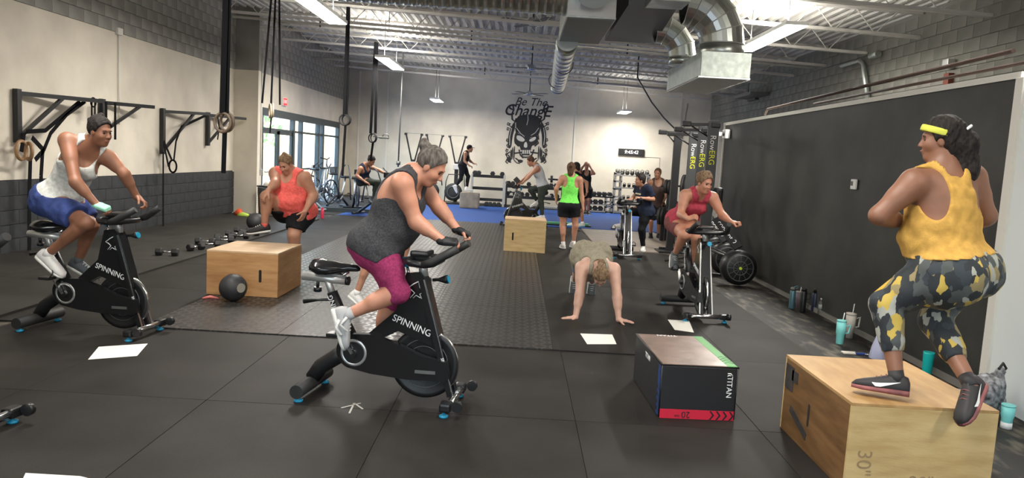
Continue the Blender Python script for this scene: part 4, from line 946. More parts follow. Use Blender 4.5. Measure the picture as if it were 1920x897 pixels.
# ---------------------------------------------------------------- bottles and small things by the partition
def bottle(name, loc, prof, m, label, lid=None, lidm=None, straw=None, handle=None, cat_='bottle', band=None):
    t = empty(name, loc, 0, label, cat_); MB().lathe((0, 0, 0), prof, 24).build('body', m, t)
    if lid: MB().lathe((0, 0, prof[-1][1]), lid, 20).build('lid', lidm or m, t)
    z = prof[-1][1]
    if straw: MB().cyl((.01, 0, z), (.02, .0, z+straw), .005, n=8).build('straw', M_white2 if straw < .2 else M_dgalv, t)
    if handle: MB().tube([(handle[0]-.008, 0, handle[1]), (handle[0]+.035, 0, handle[1]+.005), (handle[0]+.042, 0, handle[2]), (handle[0]-.006, 0, handle[2]-.02)], .009, 8).build('handle', handle[3], t)
    if band: MB().lathe((0, 0, band[0]), [(band[1], 0), (band[1], band[2])], 24).build('band', band[3], t)
    return t
Z = -.015
Mt = mat('teal_steel', (.10, .20, .24), .35, metal=.4); Mn = mat('navy_steel', (.02, .03, .07), .35); Maq = mat('aqua_paint', (.24, .72, .70), .4); Mcream = mat('cream_paint', (.62, .57, .50), .45); Mlav = mat('lavender_plastic', (.50, .52, .72), .3); Mteal = mat('bright_teal', (.01, .50, .48), .35)
Mclear = mat('clear_plastic', (.75, .78, .76), .1, trans=.8); Mpink = mat('pink_red_plastic', (.70, .04, .10), .35)
sl = [(.036, 0), (.038, .01), (.038, .22), (.032, .235)]
bottle('water_bottle', (*atZ(1484, 579, Z)[:2], Z), sl, Mt, 'teal blue bottle with a carry loop, first of the group by the partition', [(.034, 0), (.034, .035), (.015, .045)], M_dgalv, handle=(.02, .26, .30, Mt))
bottle('tumbler', (*atZ(1496, 577, Z)[:2], Z), [(.030, 0), (.034, .09), (.042, .1), (.044, .2)], mat('mauve_grey', (.22, .17, .20), .5), 'mauve grey tumbler with a white straw behind the black bottle', [(.045, 0), (.045, .012)], Mcream, straw=.07, cat_='tumbler')
bottle('water_bottle', (*atZ(1504, 586, Z)[:2], Z), [(.036, 0), (.038, .01), (.038, .26), (.03, .275)], M_black, 'plain black bottle standing in front of the mauve tumbler', [(.032, 0), (.032, .03)], M_blk2, handle=(.036, .17, .25, M_black))
bottle('water_bottle', (*atZ(1526, 584, Z)[:2], Z), sl, Mn, 'dark navy bottle next to the clear bottle', [(.03, 0), (.022, .05), (.02, .06)], M_black)
bottle('water_bottle', (*atZ(1538, 590, Z)[:2], Z), [(.032, 0), (.033, .01), (.033, .06), (.030, .07), (.033, .08), (.033, .14), (.014, .18), (.014, .185)], Mclear, 'clear plastic water bottle with a white cap', [(.016, 0), (.016, .018)], M_white2, band=(.075, .0335, .05, mat('label_film', (.5, .52, .5), .5)))
bottle('tumbler', (*atZ(1574, 645, Z)[:2], Z), [(.034, 0), (.036, .005), (.040, .10), (.046, .115), (.047, .235)], Maq, 'aqua tumbler with a white straw on the dusty concrete', [(.049, 0), (.049, .012), (.03, .014)], Maq, straw=.09, handle=(.047, .11, .20, Maq), cat_='tumbler')
bottle('tumbler', (*atZ(1592, 634, Z)[:2], Z), [(.036, 0), (.040, .11), (.050, .125), (.052, .25)], Mcream, 'cream tumbler with a side handle behind the aqua tumbler', [(.054, 0), (.054, .02), (.02, .025)], Mcream, straw=.12, handle=(.052, .12, .23, Mcream), cat_='tumbler')
bottle('jug', (*atZ(1645, 673, Z)[:2], Z), [(.075, 0), (.078, .01), (.06, .12), (.035, .20), (.03, .22)], Mlav, 'pale lavender plastic jug by the partition behind the leg of the woman in yellow', [(.03, 0), (.03, .02)], M_white2)
bottle('tumbler', (*atZ(1737, 705, Z)[:2], Z), [(.036, 0), (.038, .005), (.046, .20), (.047, .215)], Mteal, 'bright teal tumbler standing behind the right plywood box', cat_='tumbler')
bottle('tumbler', (*atZ(1886, 803, Z)[:2], Z), [(.034, 0), (.036, .07), (.042, .09), (.044, .16)], Maq, 'pale aqua tumbler on the floor at the right edge, beside the big plywood box', [(.045, 0), (.045, .012)], Maq, band=(0, .0365, .045, M_white2), cat_='tumbler')
t = empty('red_bottle', (*atZ(604, 411, .0)[:2], .012), 0, 'pink red bottle on the floor beyond the woman in salmon', 'bottle'); MB().lathe((0, 0, 0), [(.04, 0), (.042, .01), (.040, .20), (.03, .22)], 16).build('body', Mpink, t); MB().lathe((0, 0, .22), [(.03, 0), (.03, .04)], 12).build('lid', Mpink, t)
# things on the floor behind the right box
p_ = atZ(1790, 718, Z); t = empty('frisbee_bag', (3.56, 5.75, Z), .3, 'white round flying disc with red and yellow print behind the right box', 'disc')
MB().lathe((0, 0, .03), [(.17, 0), (.18, .01), (.17, .03), (.10, .034)], 32).build('disc', M_white2, t)
MB().bbox((-.03, -.02, .07), (.06, .04, .03), .01).build('yellow_toy', mat('toy_yellow', (.75, .5, .05), .5), t); MB().tube([(-.08, -.05, .068), (-.0, -.07, .07), (.08, -.05, .068)], .012, 8).build('red_strap', mat('toy_red', (.6, .02, .05), .5), t)
t = empty('patterned_bag', (3.46, 5.30, Z), .4, 'grey and black patterned pouch bag on the floor at the right edge', 'bag')
mp = mat('bag_pattern', (.03, .03, .035), .7, col2=(.42, .42, .44), nscale=22)
uni = [(('e', np.array([.0, 0, .22]), np.eye(3), np.array([.16, .10, .13])), .05), (('e', np.array([.08, .02, .12]), np.eye(3), np.array([.13, .10, .12])), .05), (('c', np.array([.12, 0, .3]), np.array([.15, 0, .36]), .04, .035), .05)]
o = mesh_np('pouch', [sdf_mesh(uni, [], .012, noise=wrinkle(.012, 60))], mp, t); MB().tube([(.12, 0, .38), (.16, 0, .42), (.20, 0, .38), (.16, 0, .35)], .01, 8, closed=True).build('carry_loop', M_black, t)
t = empty('key_bunch', (*atZ(1592, 664, Z)[:2], Z), 0, 'bunch of keys with a pale cloth on the concrete behind the right box', 'keys')
MB().bbox((0, 0, .01), (.14, .07, .02), .008).build('cloth', Mcream, t); MB().bbox((.10, -.02, .012), (.11, .03, .02), .005).build('key_fob', mat('fob_blue', (.03, .06, .25), .4), t); MB().tube([(.14, -.03, .01), (.2, -.04, .01)], .008, 6).build('key', M_chrome, t)
tag(MB().tube([(-6.62, 17.45, .03), (-6.5, 17.4, .09), (-6.42, 17.35, .03)], [.05, .09, .05], 12).build('cone_stack', mat('orange_cone', (.9, .13, .04), .5)), 'orange sports cones flattened by the wall corner', 'cone')
tag(MB().tube([(-6.46, 17.2, .03), (-6.33, 17.2, .05), (-6.2, 17.2, .03)], [.04, .06, .04], 12).build('cone_stack', mat('lime_cone', (.55, .75, .10), .5)), 'lime sports cones beside the orange ones by the wall corner', 'cone')
t = empty('trash_can', (-5.98, 17.9, 0), 0, 'ribbed metal trash can with a dark rim behind the woman in salmon', 'trash can')
prof = []
for i in range(14): prof += [(.235+.0025*i, i*.05), (.228+.0025*i, i*.05+.025)]
MB().lathe((0, 0, .0), prof, 28).build('can', M_dgalv, t); MB().torus((0, 0, .70), .27, .016).build('rim', M_black, t); MB().sphere((0, 0, .74), .14, 12, 8, (1, 1, .6)).build('trash', M_paper, t)
# ---------------------------------------------------------------- left wall rails, straps, rings
M_strap = mat('black_strap', (.008, .008, .009), .9, spec=.1); M_wring = mat('wooden_ring', (.30, .17, .08), .45, noise=.15, nscale=20); M_gring = mat('grey_ring', (.03, .03, .032), .7, spec=.2)
def arm_(label, px, ptop, pbot, ex, ey, bx_):
    a = Vector(atX(px, ptop, -6.96)); e = Vector(atX(ex, ey, -6.62)); t = empty('strap_bracket', (-6.99, a.y, 0), 0, label, 'bracket', 'black wall arms for straps'); o = Vector((-6.99, a.y, 0)); z0 = float(atX(px, pbot, -6.96)[2])
    MB().box((.045, 0, (a.z+z0)/2), (.07, .09, a.z-z0+.08)).build('wall_post', M_blk2, t)
    MB().bar(Vector((.05, 0, a.z-.02)), e-o, .06).build('arm', M_blk2, t); f = (bx_-px)/(ex-px); m_ = Vector((.05, 0, a.z-.02)).lerp(e-o, f)
    MB().bar((.06, 0, z0+.03), m_, .045).build('brace', M_blk2, t)
arm_('black wall arm nearest the left edge, brown rings hanging by its post', 30, 172, 262, 192, 190, 112)
arm_('black wall arm just right of the head of the woman in white', 190, 190, 250, 288, 201, 262)
arm_('black wall arm right of the conduit, a stirrup strap on it', 304, 207, 285, 392, 214, 362)
arm_('black wall arm nearest the wall corner', 389, 214, 270, 460, 223, 430)
def band(name, pts, label, w=.05, rings=None, cat_='strap', group=None):
    c = Vector(pts[0][0]); t = empty(name, (c.x, c.y, 0), 0, label, cat_, group)
    for P in pts:
        for a, b in zip(P[:-1], P[1:]): pass
        mb = MB(); P = [Vector(q)-Vector((c.x, c.y, 0)) for q in P]
        for a, b in zip(P[:-1], P[1:]): mb.bar(a, b, w, .008, up=(1, 0, 0))
        mb.build('webbing', M_strap, t)
    for r in rings or []:
        q, R_, rr, m, ax = r; MB().torus(Vector(q)-Vector((c.x, c.y, 0)), R_, rr, ax).build('ring', m, t)
    return t
XW = -6.80
def w(px, py, X=XW): return tuple(atX(px, py, X))
band('suspension_strap', [[w(160, 190), w(125, 215), w(95, 250), w(82, 282)], [w(150, 190), w(85, 245), w(50, 247)]], 'double black strap looped from the nearest bracket down to its post', .06)
band('suspension_strap', [[w(82, 282), w(60, 258)], [w(82, 282), w(66, 300)], [w(80, 282), w(77, 330), w(79, 400)]], 'black strap hanging down the left wall from a triangular loop, with a stirrup', .07)
t = band('gym_rings', [[w(45, 250), w(40, 285)], [w(57, 295), w(55, 360), w(55, 470)]], 'pair of brown wooden rings hanging by the leftmost bracket post', .07, [(w(40, 282), .125, .024, M_wring, (1, .1, 0)), (w(54, 284), .115, .024, M_wring, (.6, .8, 0))], 'gym rings')
band('suspension_strap', [[w(172, 190), w(172, 222)], [w(178, 190), w(178, 215)]], 'short pair of thin straps behind the head of the woman in white', .035, [(w(175, 192), .07, .012, M_strap, (1, 0, 0))])
band('suspension_strap', [[w(190, 190), w(190, 245)], [w(199, 191), w(199, 240)], [w(216, 193), w(216, 262)]], 'three short wide straps hanging right of the middle bracket post', .06)
band('suspension_strap', [[w(385, 217), w(340, 238), w(330, 265), w(326, 300)], [w(307, 265), w(322, 300)], [w(307, 270), w(316, 312)]], 'black strap with a hanging stirrup loop on the third bracket', .055, [(w(324, 312), .12, .018, M_strap, (.5, .8, 0))])
band('suspension_strap', [[w(408, 262), w(411, 240), w(408, 215)], [w(306, 285), w(306, 430)]], 'short strap end and long strap near the third and fourth brackets', .05)
def hung(name, px0, py0, px1, py1, Y, wd, label, ringm, R_, ax, tail=None, n=2, sp=.03, zend=None):
    a = atY(px0, py0, Y); b = atY(px1, py1, Y); x, y = b[0], b[1]; ztop = zc(x)-.45
    x0 = a[0]; t = empty(name, (float(x), float(Y), 0), 0, label, 'gym rings', 'gym rings hung from the ceiling')
    for k in range(n):
        o = (k-(n-1)/2)*sp; MB().bar((x0-x+o*.2, o, ztop), (o, o, b[2]+R_), wd, .006, up=(0, 1, 0)).build('strap', M_strap, t)
    if tail: q = atY(*tail, Y); MB().bar((.01, 0, b[2]-R_+.01), (q[0]-x, 0, q[2]), wd*.8, .006, up=(0, 1, 0)).build('strap_tail', M_strap, t)
    for k in range(2): MB().torus((.03*k-.015, .05*k, b[2]+.01*k), R_, .016, ax if k == 0 else (ax[0]+.25, ax[1], 0), 32, 10).build('ring', ringm, t)
    return t
hung('gym_rings', 428, 0, 420, 230, 8.4, .065, 'large wooden rings on a wide black strap, nearest of those hung from the ceiling', mat('ring_wood2', (.16, .115, .08), .5, noise=.3, nscale=15), .105, (.3, 1, 0), (419, 325))
hung('gym_rings', 516, 35, 508, 208, 13.5, .035, 'pale wooden rings on thin black straps in front of the storefront door', mat('pale_ring', (.45, .36, .26), .5), .12, (1, .5, 0), (506, 250), 3, .12)
hung('gym_rings', 651, 82, 647, 225, 14.5, .06, 'dark rings on a black strap before the far end of the storefront', M_gring, .10, (.2, 1, 0), (642, 330))
hung('gym_rings', 704, 125, 699, 259, 19.0, .07, 'dark rings on straps above the woman on the air bike', M_gring, .11, (.5, 1, 0), (695, 300), 2, .10)
a = atY(755, 130, 21.0); b = atY(747, 300, 21.0)
t = empty('climbing_rope', (float(b[0]), 21.0, 0), 0, 'thin dark pole rope with a clamp, left of the woman in the dark tank top', 'rope'); MB().tube([(a[0]-b[0], 0, zc(b[0])+.03), (0, 0, b[2]-.2)], .022, 6).build('rope', M_dgalv, t); q = atY(747, 306, 21.0); MB().cyl((0, 0, q[2]-.05), (0, 0, q[2]+.05), .06).build('clamp', M_dgalv, t)
t = empty('loop_bracket', tuple(atY(720, 258, 19.2)*np.array([1, 1, 0])), 0, 'dark handlebar-like bracket right of the far rings', 'bracket'); z_ = float(atY(712, 258, 19.2)[2]); MB().bbox((0, 0, z_), (.26, .06, .05), .02).build('plate', M_dgalv, t); MB().tube([(-.05, 0, z_+.02), (0, 0, z_+.09), (.10, 0, z_+.09), (.12, 0, z_+.02)], .015, 6).build('loop', M_dgalv, t); MB().tube([(-.13, 0, z_), (-.28, 0, z_+.02)], .015, 6).build('arm', M_dgalv, t)  # dark bracket with plate, loop and arm; gives no light
# ---------------------------------------------------------------- rowers stored upright
def rower(px, Y, ztop, w_, label, first=False):
    b = atY(px, 235, Y); x = float(b[0]); t = empty('rowing_machine', (x, Y, 0), 0, label, 'rowing machine', 'upright rowing machines')
    MB().bbox((0, 0, (ztop+.45)/2+.1), (w_, .06, ztop-.45), .006).build('rail', mat('rower_rail', (.055, .058, .06), .4), t)
    MB().box((w_/2+.004, 0, ztop/2+.4), (.006, .05, ztop-.9)).build('rail_edge', M_silver, t)
    R_ = RM(Vector((0, 0, -1)), Vector((1, 0, 0)), Vector((0, -1, 0)))
    text('Row', 'rail_lettering', M_let, .125, (0, -.032, ztop-.24), R_, t, ext=.001); text('ERG', 'rail_lettering_yellow', mat('yellow_print', (.75, .78, .03), .5), .125, (0, -.032, ztop-.47), R_, t, ext=.001)
    # end foot on top and its brace
    MB().bar((-.42, 0, ztop+.02), (.05, 0, ztop+.04), .05).build('end_foot', M_black, t)
    for s_ in (-.42, .03): MB().bbox((s_, 0, ztop+.03), (.14, .09, .08), .015).build('foot_cap', M_black, t)
    MB().tube([(-.34, -.02, ztop+.0), (-.05, 0, ztop-.16)], .013, 6).build('brace', M_blk2, t)
    # seat and flywheel at the bottom, front legs
    MB().bbox((.14, -.05, 1.25), (.12, .25, .34), .04).build('seat', M_black, t)
    c = Vector((.36, -.72, .27))
    fw = MB().lathe(c+Vector((0, -.06, 0)), [(.02, -.03), (.20, -.03), (.255, 0), (.262, .05), (.262, .16), (.23, .2), (.02, .2)], 36, (0, 1, 0)).build('flywheel_housing', M_black, t)
    for r in (.10, .19): MB().torus(c+Vector((0, -.094, 0)), r, .006, (0, 1, 0), 36, 6).build('housing_ring', M_dgalv, fw)
    for k in range(12):
        a = math.pi/6*k; MB().bar(c+Vector((math.cos(a)*.03, -.093, math.sin(a)*.03)), c+Vector((math.cos(a)*.19, -.093, math.sin(a)*.19)), .006, .006).build('vent_rib', M_dgalv, fw)
    MB().cyl(c+Vector((0, -.11, 0)), c+Vector((0, -.09, 0)), .022).build('hub_badge', mat('hub_green', (.55, .75, .05), .5), fw)
    A = Vector((.07, -.35, .96)); B = Vector((.32, -.76, .56)); d = (B-A).normalized(); lg = MB().bar(A, B, .13, .035, up=(-.2, -.9, .4)).build('monitor_arm', M_black, t)
    nrm = Vector((-.25, -.85, .0)); nrm = (nrm-d*nrm.dot(d)).normalized(); sd = nrm.cross(d)
    text('concept 2', 'arm_lettering', M_let, .115, (A+B)/2+nrm*.022, RM(d, sd, nrm) if False else RM(d, nrm.cross(d), nrm), lg, ext=.001)
    for s_ in (-1, 1): MB().tube([(s_*.04, 0, .5), (s_*.05+.2, -.4, .42), (.36, -.62, .36)], .022, 8).build('front_leg', M_blk2, t)
    MB().tube([(-.45, -.5, .03), (.0, -.3, .10), (.3, -.6, .12)], .018, 8).build('stretcher', M_blk2, t)
    return t
rower(1338, 11.7, 2.34, .17, 'nearest of three upright rowing machines, beside the partition')
rower(1320, 12.7, 2.30, .17, 'middle one of three upright rowing machines')
rower(1303, 13.7, 2.26, .17, 'farthest of three upright rowing machines')
x = float(atY(1271, 260, 14.8)[0]); t = empty('squat_post', (x, 14.8, 0), 0, 'plain black upright with a cap arm, left of the rowing machines', 'upright')
MB().bbox((0, 0, 1.17), (.14, .10, 2.32), .006).build('post', M_blk2, t); MB().bar((-.36, 0, 2.36), (.15, 0, 2.36), .05).build('arm', M_black, t); MB().bbox((-.30, 0, 2.36), (.16, .1, .09), .015).build('cap', M_black, t); MB().tube([(-.22, 0, 2.34), (-.03, 0, 2.14)], .014, 6).build('brace', M_blk2, t); MB().bbox((0, 0, .02), (.5, .5, .04), .005).build('base', M_blk2, t)
for k, (px, py, Y, r) in enumerate(((1262, 395, 16.5, .22), (1240, 405, 16.9, .2), (1285, 350, 15.8, .25), (1290, 380, 15.5, .24), (1252, 350, 17.0, .16))):
    p = atY(px, py, Y); t = empty('plate_stack', (float(p[0]), Y, 0), 0, ('black bumper plates on the floor below the upright', 'black bumper plates nearest the woman in brown', 'upper black plate beside the upright', 'lower black plate beside the upright', 'small black plate hung behind the woman in brown')[k], 'weight plate')
    for i in range(2): MB().lathe((i*.07-.03, 0, max(r, p[2])), [(.03, -.03), (r*.9, -.03), (r, -.02), (r, .02), (r*.9, .03), (.03, .03)], 24, (1, -.5, 0)).build('plate', M_rub, t)
    MB().cyl((-.15, 0, max(r, p[2])), (.15, -.05, max(r, p[2])), .02).build('peg', M_blk2, t)
    if p[2] > r+.1: MB().box((.05, .05, (p[2]-r)/2), (.08, .08, p[2])).build('stand', M_blk2, t)
# barbell lying beyond the red bike
tag(MB().bar(fl_(1235, 470)+Vector((0, 0, .05)), fl_(1330, 478)+Vector((0, 0, .05)), .05).build('barbell', M_blk2), 'black bar lying on the floor behind the bike of the woman in red', 'barbell')
# ---------------------------------------------------------------- back wall: racks, ski machines, kettlebells
def shelf_rack(label, pxl, pxr, pytop, Yv, zs, name='dumbbell_rack', m=None, depth=.45):
    a = atY(pxl, pytop, Yv); b = atY(pxr, pytop, Yv); L = float(b[0]-a[0]); t = empty(name, (float((a[0]+b[0])/2), Yv, 0), 0, label, 'rack', 'dumbbell racks at the back wall')
    for sx in (-1, 1):
        for sy in (-1, 1): MB().box((sx*L/2, sy*depth/2, zs[0]/2+.03), (.06, .06, zs[0]+.06)).build('upright', m or M_blk2, t)
    for z in zs: MB().box((0, 0, z), (L, depth, .05)).box((0, -depth/2, z+.01), (L, .03, .10)).build('shelf', M_blk2, t)
    return t, L
RY = 25.9
zt = float(atY(915, 331, RY)[2])
r1, L1 = shelf_rack('empty three-shelf black dumbbell rack behind the foam box', 886, 946, 330, RY, (zt, zt-.42, zt-.80), m=M_silver)
zt2 = float(atY(1000, 352, RY)[2])
r2, L2 = shelf_rack('two-shelf black dumbbell rack behind the far spin bike', 950, 1056, 350, RY, (zt2, zt2-.36))
db1 = None
ORD = ['first black ', 'second black ', 'third black ', 'fourth black ', 'fifth black ', 'sixth black ', 'seventh black ']
def rdb(px, Y, z, label, group, r=.075):
    global db1
    x = float(atY(px, 340, Y)[0])
    if db1 is None: db1 = dumbbell('dumbbell', (x, Y, z), math.pi/2, .085, .30, label, group); return db1
    return dup(db1, (x, Y, z), math.pi/2, label, group)
for i, px in enumerate((890, 897, 923, 941)): rdb(px, RY, zt+.03, ('leftmost dumbbell on the top shelf of the empty rack', 'second dumbbell on the top shelf of the empty rack', 'third dumbbell on the top shelf of the empty rack', 'rightmost dumbbell on the top shelf of the empty rack')[i], 'dumbbells on the empty rack')
for i, px in enumerate((914, 921, 929, 937)): rdb(px, RY-.3, .0, ORD[i]+'dumbbell on the floor under the empty rack, counted from the left', 'dumbbells under the empty rack')
for i, px in enumerate((954, 962, 972, 992, 1034, 1043)): rdb(px, RY, zt2+.03, ORD[i]+'dumbbell from the left, top shelf behind the far spin bike', 'dumbbells on the two-shelf rack, top')
for i, px in enumerate((953, 967, 980, 990, 1036, 1046)): rdb(px, RY, zt2-.33, ORD[i]+'dumbbell from the left, lower shelf behind the far spin bike', 'dumbbells on the two-shelf rack, lower')
p = atY(1038, 336, 25.6); t = empty('plate_bench', (float(p[0]), 25.3, 0), 0, 'black weight bar with a round plate, left of the woman in green', 'barbell'); MB().tube([(-.2, 0, p[2]), (.45, 0, p[2]-.02)], .03, 8).build('bar', M_black, t); MB().lathe((-.08, 0, p[2]), [(.02, -.04), (.12, -.04), (.12, .04), (.02, .04)], 20, (1, 0, 0)).build('plate', M_rub, t); MB().box((.3, 0, p[2]/2), (.06, .06, p[2])).build('stand', M_blk2, t)
t = empty('bench', (float(atY(1038, 372, 20.5)[0]), 20.5, 0), 0, 'bench with a pale pad edge on the turf behind the woman in green', 'bench'); MB().bbox((0, 0, .40), (.8, .35, .06), .02).build('pad', M_silver, t)
for s_ in (-.3, .3): MB().tube([(s_-.06, 0, .02), (s_, 0, .38), (s_+.06, 0, .02)], .02, 6).build('leg', M_black, t)
t = empty('exercise_step', (float(atY(1065, 409, 19.6)[0]), 19.6, 0), 0, 'green and black step bar on the turf behind the woman in green', 'step'); MB().bbox((0, 0, .06), (1.1, .3, .05), .01).build('deck', mat('step_green', (.06, .30, .14), .6), t); MB().bbox((0, 0, .025), (1.2, .34, .04), .01).build('base', M_blk2, t)
# ski machines
def ski(px, label, Y=26.3):
    x = float(atY(px, 330, Y)[0]); t = empty('ski_machine', (x, Y, 0), 0, label, 'ski machine', 'ski machines at the back wall'); zt_ = 2.32
    MB().box((0, .1, .75), (.13, .1, 1.4)).build('column', M_blk2, t); MB().bbox((0, .02, 1.28), (.24, .12, .2), .02).build('pulley_box', M_silver, t)
    for s_ in (-1, 1):
        MB().bar((s_*.04, .05, 1.35), (s_*.27, 0, zt_), .05, .04).build('arm', M_black, t); MB().bbox((s_*.28, 0, zt_+.01), (.10, .08, .08), .02).build('pulley', M_black, t)
    MB().tube([(-.27, 0, zt_+.04), (.27, 0, zt_+.04)], .006, 5).build('cord', M_dgalv, t)
    MB().lathe((-.05, -.25, .40), [(.02, -.05), (.27, -.05), (.31, -.02), (.31, .05), (.02, .06)], 30, (0, 1, 0)).build('flywheel', M_rub, t); MB().torus((-.05, -.31, .40), .2, .012, (0, 1, 0), 30, 6).build('flywheel_ring', M_dgalv, t)
    MB().tube([(-.35, -.2, .04), (-.34, -.05, .75), (-.27, .05, 1.0), (.27, .05, 1.02), (.33, 0, .6)], .018, 8).build('side_frame', M_blk2, t); MB().box((0, -.2, .02), (.68, .7, .04)).build('base', M_blk2, t); return t
ski(773, 'left ski machine with V-shaped arms, behind the woman in the dark tank top'); ski(812, 'middle ski machine, half hidden behind the head of the woman in the dark tank top'); ski(855, 'right ski machine with V-shaped arms beside the man in a cap')
# low racks and kettlebell shelf
KY = 25.6
zk = float(atY(1183, 330, KY)[2]); xl, xr = float(atY(1152, 340, KY)[0]), float(atY(1216, 340, KY)[0])
M_lg = mat('light_grey_steel', (.42, .41, .38), .5, metal=.2)
t = empty('kettlebell_rack', ((xl+xr)/2, KY, 0), 0, 'grey kettlebell shelf with square-holed uprights under the clock', 'rack'); L = xr-xl
for sx in (-1, 1):
    mb = MB(); x = sx*(L/2-.11)
    for a in (-.10, .10): mb.box((x+a, 0, zk/2+.05), (.05, .4, zk+.1))
    for k in range(6): mb.box((x, 0, .05+k*(zk/5)), (.25, .4, .05))
    mb.build('upright_panel', M_lg, t)
for k, z in enumerate((zk, zk*.68, zk*.36, .06)): MB().box((0, 0, z), (L, .42, .04)).build('shelf', M_lg, t)
def kettle(x, z, r, name='kettlebell', label='', group=''):
    t = empty(name, (x, KY-.05, z), 0, label, 'kettlebell', group); MB().sphere((0, 0, r*.9), r, 14, 8).build('bell', M_rub, t); MB().tube([(-r*.7, 0, r*1.3), (-r*.75, 0, r*2.2), (0, 0, r*2.55), (r*.75, 0, r*2.2), (r*.7, 0, r*1.3)], r*.2, 6).build('handle', mat('worn_steel', (.2, .2, .2), .4, metal=.6), t); return t
k0 = k1 = None
for row, (z, ns, nm) in enumerate(((zk+.02, 7, 'top'), (zk*.68+.02, 4, 'second'), (zk*.36+.02, 4, 'third'))):
    for i in range(ns):
        x = (xl+xr)/2+(-L/2+.08+(L-.16)*i/(ns-1) if row == 0 else -L/2+.34+(L-.68)*i/(ns-1)); lb = ORD[i]+'kettlebell from the left on the %s shelf of the grey rack' % nm; gp = 'kettlebells, %s shelf' % nm
        if row == 0 and k0 is None: k0 = kettle(x, z, .078, label=lb, group=gp)
        elif row and k1 is None: k1 = kettle(x, z, .058, label=lb, group=gp)
        else: dup(k1 if row else k0, (x, KY-.05, z), random.uniform(-.3, .3), lb, gp)
xa, xb = float(atY(1098, 370, KY)[0]), float(atY(1148, 370, KY)[0]); L = xb-xa; zz = float(atY(1125, 369, KY)[2])
t = empty('low_rack', ((xa+xb)/2, KY, 0), 0, 'low grey rack of dumbbells left of the kettlebell shelf', 'rack')
for k, z in enumerate((zz, zz*.5, .05)): MB().box((0, 0, z), (L, .42, .04)).build('shelf', M_lg if k else M_blk2, t)
mb = MB()
for a in (-.09, .09): mb.box((L/2-.12+a, 0, zz/2), (.05, .42, zz))
for k in range(4): mb.box((L/2-.12, 0, .03+k*zz/3.1), (.23, .42, .05))
mb.build('upright_panel', M_lg, t); MB().box((-L/2+.03, 0, zz/2), (.05, .42, zz)).build('upright_panel', M_lg, t)
for row, z in enumerate((zz+.02, zz*.5+.02, .07)):
    for i in range(3 if row else 5):
        x = (xa+xb)/2-L/2+.16+(L-.54)*i/2 if row else (xa+xb)/2-L/2+.1+(L-.2)*i/4
        nm = ('top', 'middle', 'bottom')[row]; dup(db1, (x, KY-.02, z), math.pi/2, ORD[i]+'dumbbell from the left on the %s shelf of the low rack' % nm, 'dumbbells on the low rack, %s' % nm)
# clock
c = Vector(atY(1181, 286, 26.9)); c = back(c.x, c.z, .04); ang = math.atan2(BD.y, BD.x)
t = empty('digital_clock', (c.x, c.y, 0), ang, 'black digital wall clock reading 9:45:42', 'clock'); MB().bbox((0, 0, c.z), (.90, .07, .24), .01).build('case', M_black, t); MB().box((0, -.036, c.z), (.84, .004, .18)).build('bezel', M_blk2, t)
text('9:45:42', 'digits', mat('digit_glow', (1, 1, 1), .5, emit=(1, .97, .92), estr=1.1), .165, (0, -.042, c.z), RM(Vector((1, 0, 0)), Vector((0, 0, 1)), Vector((0, -1, 0))), t, shear=.2)
tag(MB().tube([back(c.x+.35, c.z-.12, .01), back(c.x+.35, c.z-.14, .01), back(c.x+1.0, c.z-.14, .01), back(c.x+1.0, .9, .01)], .008, 5).build('cable', M_silver), 'thin cable running from the clock down the back wall', 'cable')
# outlet + pipe strips on the back wall
for i, (px, py) in enumerate(((1100, 250), (1258, 345))):
    p = atY(px, py, 26.6); q = back(p[0], p[2], .02); 
    if i: tag(MB().bbox(q, (.12, .04, .16), .01).build('outlet_box', M_trim), 'small outlet box on the back wall right of the woman in brown', 'outlet'); tag(MB().tube([back(p[0], p[2]+.1, .02), back(p[0]+.15, p[2]+1.2, .02), back(p[0]+.3, 3.9, .02)], .014, 6).build('conduit', M_silver), 'thin conduit rising from the outlet box on the back wall', 'conduit')
for i, x in enumerate((-6.1, -5.0, 1.9, 5.5)): st(MB().bar(back(x, 0, .012), back(x, 4.6, .012), .05, .03, up=(0, 1, 0)).build('trim_%d' % (6+i), M_trim))
# ---------------------------------------------------------------- mural: skull with barbell, scroll frame and lettering
M_ink = mat('mural_black', (.022, .022, .024), .7); M_ink2 = mat('mural_white', (.62, .60, .56), .75)
c0 = Vector(atY(990, 248, 27.1)); mo = back(c0.x, c0.z, .006)
mu = empty('wall_mural', (mo.x, mo.y, 0), ang, 'black skull and dumbbell mural with scroll frame reading Be The Change', 'mural')
S_ = 27.1/1400.; Z0 = c0.z
def mp_(x, y): return ((x-990)*S_, Z0-(y-248)*S_+(x-990)*S_*.055)   # mural drawn at its own size on the wall
def shape(name, pts, lay_=0, m=None, smooth=2):
    P = [mp_(*q) for q in pts]
    for _ in range(smooth):
        Q = []
        for i in range(len(P)):
            a = P[i]; b = P[(i+1) % len(P)]; Q += [(a[0]*.75+b[0]*.25, a[1]*.75+b[1]*.25), (a[0]*.25+b[0]*.75, a[1]*.25+b[1]*.75)]
        P = Q
    bm = bmesh.new(); vs = [bm.verts.new((x, -lay_*.003, z)) for x, z in P]; f = bm.faces.new(vs); bmesh.ops.triangulate(bm, faces=[f]); me = bpy.data.meshes.new(name); bm.to_mesh(me); bm.free()
    me.materials.append(m or M_ink); o = bpy.data.objects.new(name, me); C.objects.link(o); setp(o, mu); return o
def line(name, pts, w=.03, lay_=1, m=None):
    P = [(*mp_(*q), 0) for q in pts]; o = MB().tube([(x, 0, z) for x, z, _ in P], w, 6).build(name, m or M_ink, mu); o.scale = (1, .12, 1); o.location.y = -.003*lay_; return o
